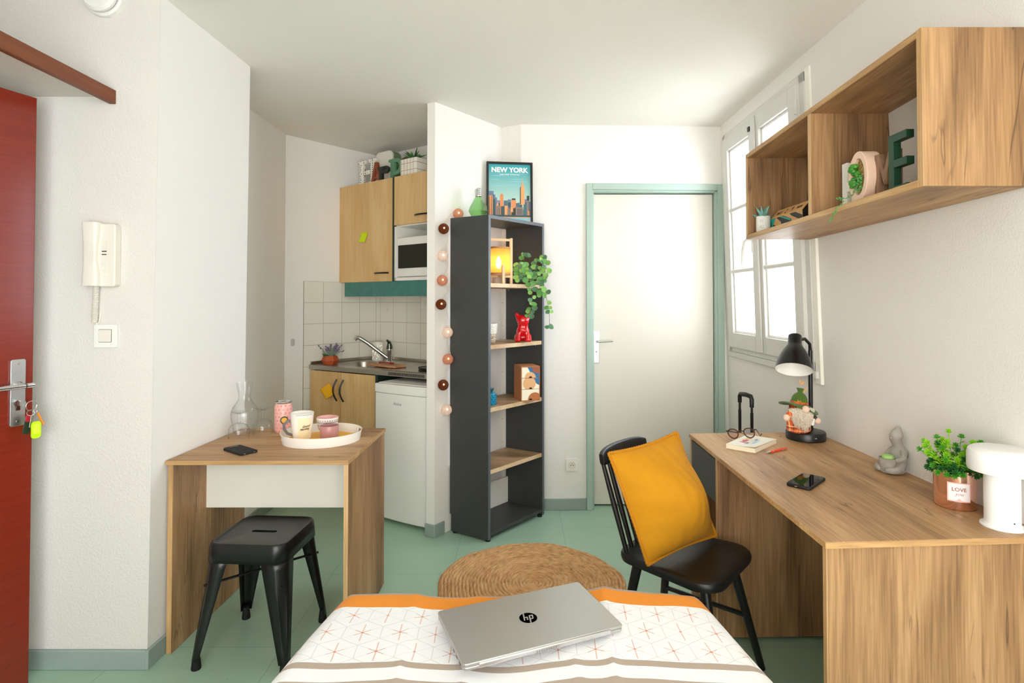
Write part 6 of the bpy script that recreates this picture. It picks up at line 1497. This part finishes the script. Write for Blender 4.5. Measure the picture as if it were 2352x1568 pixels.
# trailing plant
random.seed(44)
tpl = thing('trailing_plant', 'trailing round-leaved green plant hanging over the top bookcase shelf edge', 'plant', (.055, 3.60, SHZ[0]+.0006))
LFM = [mat('leaf_light', '#86b85c', .45), mat('leaf_mid', '#5f9a4c', .5), mat('leaf_dusty', '#54805a', .55)]; STM = mat('vine_brown', '#7a5a40', .7)
zb = SHZ[0]
vines = [[(.03, 3.585, zb+.02), (.02, 3.57, zb+.12), (.045, 3.545, zb+.10), (.06, 3.525, zb+.03), (.075, 3.505, zb-.03), (.078, 3.50, zb-.12), (.060, 3.50, zb-.19)],
         [(.07, 3.63, zb+.02), (.09, 3.61, zb+.11), (.125, 3.58, zb+.09), (.15, 3.56, zb+.01), (.168, 3.555, zb-.08), (.185, 3.55, zb-.17), (.188, 3.55, zb-.26)],
         [(.02, 3.60, zb+.02), (.012, 3.58, zb+.10), (.0, 3.555, zb+.13), (-.008, 3.54, zb+.08), (-.006, 3.53, zb+.03)],
         [(.08, 3.62, zb+.03), (.11, 3.60, zb+.14), (.14, 3.58, zb+.16), (.165, 3.56, zb+.12), (.18, 3.55, zb+.05)],
         [(.02, 3.59, zb+.015), (.015, 3.555, zb+.06), (.03, 3.53, zb+.08), (.05, 3.52, zb+.05)], [(.04, 3.61, zb+.02), (.03, 3.59, zb+.16), (.05, 3.57, zb+.19)],
         [(.10, 3.60, zb+.02), (.115, 3.57, zb+.06), (.13, 3.55, zb-.02), (.14, 3.545, zb-.07)]]
def smooth(pts, n=6):
    P = [Vector(p) for p in pts]; out = []
    for i in range(len(P)-1):
        p0, p1, p2, p3 = P[max(0, i-1)], P[i], P[i+1], P[min(len(P)-1, i+2)]
        for k in range(n):
            t = k/n; out.append(.5*((2*p1)+(p2-p0)*t+(2*p0-5*p1+4*p2-p3)*t*t+(3*p1-p0-3*p2+p3)*t**3))
    return out+[P[-1]]
for vn in vines:
    sm = smooth(vn); g = G(); g.tube(sm, .0014, 5); g.done('stem', STM, tpl)
    for i in range(2, len(sm), 2):
        for side in (-1, 1):
            if random.random() < .22: continue
            s_ = random.uniform(.012, .0195); d = Vector((side*random.uniform(.3, 1), random.uniform(-.9, -.1), random.uniform(-.5, .6))).normalized()
            c_ = sm[i]+d*(s_+.004); nrm_ = Vector((random.uniform(-.5, .5), -1, random.uniform(-.1, .7))).normalized()
            xq = (d-nrm_*d.dot(nrm_)).normalized(); yq = nrm_.cross(xq); g = G(); n = 14
            rimv = [g.bm.verts.new(c_+xq*s_*cos(2*pi*j/n)*1.05+yq*s_*.92*sin(2*pi*j/n)+nrm_*(.0025*cos(4*pi*j/n))) for j in range(n)]; cv_ = g.bm.verts.new(c_-nrm_*.0018)
            for j in range(n): g.bm.faces.new((rimv[j], rimv[(j+1) % n], cv_))
            g.tube([sm[i], c_-xq*s_*.9], .0008, 4)
            g.done('leaf', random.choice(LFM), tpl, flip=False)
# basket pot
ex2, ey2 = -.192, 3.455; ez2 = SHZ[1]+.0006
bp_ = thing('basket_pot', 'white woven basket pot on the second bookcase shelf', 'pot', (ex2, ey2, ez2))
m, nt, b = base('woven_white'); tc = nd(nt, 'ShaderNodeTexCoord').outputs['Object']; sp = nd(nt, 'ShaderNodeSeparateXYZ', {0: tc})
nz = nd(nt, 'ShaderNodeTexVoronoi', {'Vector': nd(nt, 'ShaderNodeMapping', {'Vector': tc, 'Scale': (1, 1, 1.8)}).outputs[0], 'Scale': 95.0}).outputs['Distance']
lowm = mth(nt, 'LESS_THAN', sp.outputs[2], .058)
nt.links.new(mixc(nt, lowm, lin('#efece4'), ramp(nt, nz, [(.2, '#efe6d6'), (.7, '#a58f74')])), b.inputs['Base Color']); b.inputs['Roughness'].default_value = .9
nt.links.new(nd(nt, 'ShaderNodeBump', {'Height': nz, 'Strength': .9, 'Distance': .005}).outputs[0], b.inputs['Normal'])
g = G(); g.lathe([(0, 0), (.042, 0), (.047, .004), (.053, .055), (.060, .118), (.056, .118), (.050, .06), (.044, .01), (0, .008)], (ex2, ey2, ez2), 40); g.done('basket', m, bp_, sharp=60)
g = G(); g.tube([(ex2-.052, ey2-.02, ez2+.112), (ex2-.054, ey2-.022, ez2+.135), (ex2-.050, ey2-.035, ez2+.135), (ex2-.046, ey2-.036, ez2+.112)], .004, 8); g.done('handle', mat('rope_white', '#ece8de', .9), bp_)
# red dog figurine
RED = mat('glossy_red', '#d00a12', .12, coat=.5)
dx_, dy_ = .022, 3.520; dz_ = SHZ[1]+.0006
dg = thing('dog_figurine', 'glossy red sitting bulldog figurine with upright ears on the second bookcase shelf', 'figurine', (dx_, dy_, dz_))
bm = bmesh.new(); sk = bm.verts.layers.skin.verify()
def dv_(x, y, z, r, prev=None, rt=False):
    v = bm.verts.new((x, y, z)); v[sk].radius = (r, r) if not isinstance(r, tuple) else r; v[sk].use_root = rt
    if prev is not None: bm.edges.new((prev, v))
    return v
hip = dv_(0, .020, .034, .042, None, True); che = dv_(0, .0, .072, .038, hip); nk = dv_(0, -.006, .098, .027, che); hd_ = dv_(0, -.010, .128, .040, nk)
mz = dv_(0, -.038, .120, .026, hd_)
for s_ in (-1, 1):
    e1 = dv_(s_*.033, -.004, .156, .017, hd_); dv_(s_*.043, -.004, .182, .007, e1)
    l1 = dv_(s_*.026, -.020, .060, .019, che); l2 = dv_(s_*.026, -.026, .030, .015, l1); l3 = dv_(s_*.027, -.028, .012, .014, l2); dv_(s_*.027, -.042, .010, .012, l3)
    h1 = dv_(s_*.034, .008, .026, .026, hip); h2 = dv_(s_*.040, -.014, .012, .015, h1); dv_(s_*.040, -.028, .010, .011, h2)
me = bpy.data.meshes.new('dog_body'); bm.to_mesh(me); bm.free(); me.materials.append(RED)
for p in me.polygons: p.use_smooth = True
o = bpy.data.objects.new('dog_body', me); COL.objects.link(o); o.parent = dg; W[o.name] = W[dg.name]; o.modifiers.new('skin', 'SKIN'); md = o.modifiers.new('sub', 'SUBSURF'); md.levels = md.render_levels = 2
for s_ in (-1, 1): g = G(); g.sphere((s_*.017, -.042, .136), .004, 10); g.done('eye', RED, dg, world=False)
g = G(); g.sphere((0, -.060, .124), .0045, 10); g.done('nose', RED, dg, world=False)
# cardboard drawer box
Mx = Matrix.Translation((.046, 3.575, SHZ[2]+.0006)) @ Matrix.Rotation(R(18), 4, 'Z')
db = thing('drawer_box', 'small brown three-drawer box with patterned fronts on the third bookcase shelf', 'box', tuple(Mx.translation))
KR_ = mat('kraft', '#b57547', .8); wD, dD, hD = .122, .145, .212
g = G(); g.box(-wD/2, wD/2, -dD/2+.004, dD/2, 0, hD, Mx); g.done('case', KR_, db, bevel=.001)
g = G(); g.ring([(-wD/2, 0), (wD/2, 0), (wD/2, hD), (-wD/2, hD)], [(-wD/2+.004, .004), (wD/2-.004, .004), (wD/2-.004, hD-.004), (-wD/2+.004, hD-.004)], 0, .004, Mx @ frame((0, -dD/2+.004, 0), (1, 0, 0), (0, 0, 1))); g.done('rim', KR_, db)
cA = [mat('drawer_cream', '#f3ead2', .7), mat('drawer_blue', '#2f6f9b', .7), mat('drawer_brown', '#9a5a41', .7), mat('drawer_tan', '#e0ae7c', .7), mat('drawer_rust', '#b8703f', .7), BLACK]
dh = (hD-.008)/3-.003
for k in range(3):
    z0 = .005+k*(dh+.003); Mf = Mx @ frame((0, -dD/2, z0), (1, 0, 0), (0, 0, 1)); X0, X1 = -wD/2+.005, wD/2-.005
    g = G(); g.prism([(X0, 0), (X1, 0), (X1, dh), (X0, dh)], -.003, .0005, Mf); dwr = g.done('drawer', cA[0], db)
    def arc(cx_, cy_, r, a0, a1, n=14): return [(max(X0, min(X1, cx_+r*cos(R(a0+(a1-a0)*i/n)))), max(0, min(dh, cy_+r*sin(R(a0+(a1-a0)*i/n))))) for i in range(n+1)]
    def pat_(mi, pts, d=.0009): g = G(); g.face([Mf @ Vector((*p, d)) for p in pts]); g.done('pattern', cA[mi], dwr)
    if k == 0: pat_(4, arc(.028, 0, .046, 180, 0))
    if k == 1: pat_(1, [(.012, dh), (X1, dh), (X1, .022), (.04, .03)]); pat_(3, arc(-.008, .034, .042, 0, 360), .0012)
    if k == 2: pat_(1, [(-.02, dh), (X1, dh), (X1, 0), (.035, 0), (.0, .03)]); pat_(2, arc(.046, dh, .038, 180, 360), .0012); pat_(3, arc(-.002, 0, .036, 180, 0), .0014)
    pat_(5, arc(0, 0, .010, 180, 0), .0018)
# blue pineapple-like figurine
cxp, cyp = -.168, 3.372; czp = SHZ[2]+.0006
cf = thing('cactus_figurine', 'turquoise knobbly cactus figurine on the third bookcase shelf', 'figurine', (cxp, cyp, czp))
TQ = mat('turquoise', '#0f93b8', .5)
g = G(); g.lathe([(0, 0), (.026, 0), (.030, .008), (.030, .062), (.024, .070), (0, .072)], (cxp, cyp, czp), 24)
g.done('body', TQ, cf)
g = G()
for r_ in range(5):
    for k in range(10): a = 2*pi*(k+.5*(r_ % 2))/10; g.sphere((cxp+.0305*cos(a), cyp+.0305*sin(a), czp+.010+.0125*r_), .0045, 8)
g.done('knobs', mat('turquoise_dark', '#0a6f90', .5), cf)['kind'] = 'stuff'
g = G()
for k in range(8): a = 2*pi*k/8; g.tube([(cxp, cyp, czp+.07), (cxp+.010*cos(a), cyp+.010*sin(a), czp+.088), (cxp+.018*cos(a), cyp+.018*sin(a), czp+.098)], [.006, .005, .001], 6)
g.done('crown', mat('teal_dark', '#0c6a78', .5), cf)

# ================================================================== ON THE BED
lc = Vector((.022, 1.430)); exl = Vector((.384, .157)).normalized(); eyl = Vector((-exl.y, exl.x)); angl = math.atan2(exl.y, exl.x)
LZ = .566
lt = thing('laptop', 'closed silver laptop lying on the duvet', 'laptop', (lc.x, lc.y, LZ), angl)
SIL = mat('laptop_silver', '#c3c3c1', .35, .85); wL, dL = .405, .232
g = G(); g.prism(rrect(wL, dL, .012, 5), .003, .0105); g.done('base_shell', SIL, lt, world=False, bevel=.002)
g = G(); g.prism(rrect(wL, dL, .010, 5), .0112, .0185); ll_ = g.done('lid', SIL, lt, world=False, bevel=.0018)
g = G(); g.box(-wL/2+.035, wL/2-.035, -dL/2-.003, -dL/2+.012, .0035, .0165); g.done('hinge_bar', mat('hinge_silver', '#d5d5d6', .25, .9), lt, world=False, bevel=.003)
g = G()
for k in range(9): g.box(-.03+.006*k, -.027+.006*k, -dL/2-.0033, -dL/2+.0, .006, .011)
g.done('rear_print', mat('print_grey', '#77787a', .5), lt, world=False)['kind'] = 'stuff'
for x in (-.12, .0, .12): g = G(); g.cyl((x, -dL/2+.02, 0), (x, -dL/2+.02, .0032), .006, seg=12); g.done('foot', RUBBER, lt, world=False)
for y in (.02, .045, .07): g = G(); g.box(-wL/2-.0003, -wL/2+.002, -dL/2+y, -dL/2+y+.012, .005, .0085); g.done('port', BLACK, lt, world=False)
Ml = Matrix.Translation((0, .0, .0186))
g = G(); g.prism(circ(.0225, 44), -.0004, .0003, Ml); lg = g.done('emblem', mat('emblem_mirror', '#1a1a1a', .04, 1.), ll_, world=False)
g = G(); M_ = Ml @ Matrix.Translation((0, .0, .0006)) @ Matrix(((1, .28, 0, 0), (0, 1, 0, 0), (0, 0, 1, 0), (0, 0, 0, 1)))
for x in (-.0125, -.0055): pass
g.prism([(-.0125, -.0085), (-.0090, -.0085), (-.0090, .0225), (-.0125, .0225)], -.0003, .0003, M_)
g.prism([(-.0090, .0045), (-.0028, .0045), (-.0008, .0025), (-.0008, -.0085), (-.0043, -.0085), (-.0043, .0015), (-.0090, .0015)], -.0003, .0003, M_)
g.prism([(.0022, -.0225), (.0057, -.0225), (.0057, .0085), (.0022, .0085)], -.0003, .0003, M_)
g.ring([(.0056, -.0085), (.0115, -.0085), (.0135, -.0065), (.0135, .0065), (.0115, .0085), (.0056, .0085)], [(.0057, -.0055), (.0095, -.0055), (.0102, -.0048), (.0102, .0048), (.0095, .0055), (.0057, .0055)], -.0003, .0003, M_)
g.done('emblem_letters', SIL, lg, world=False)
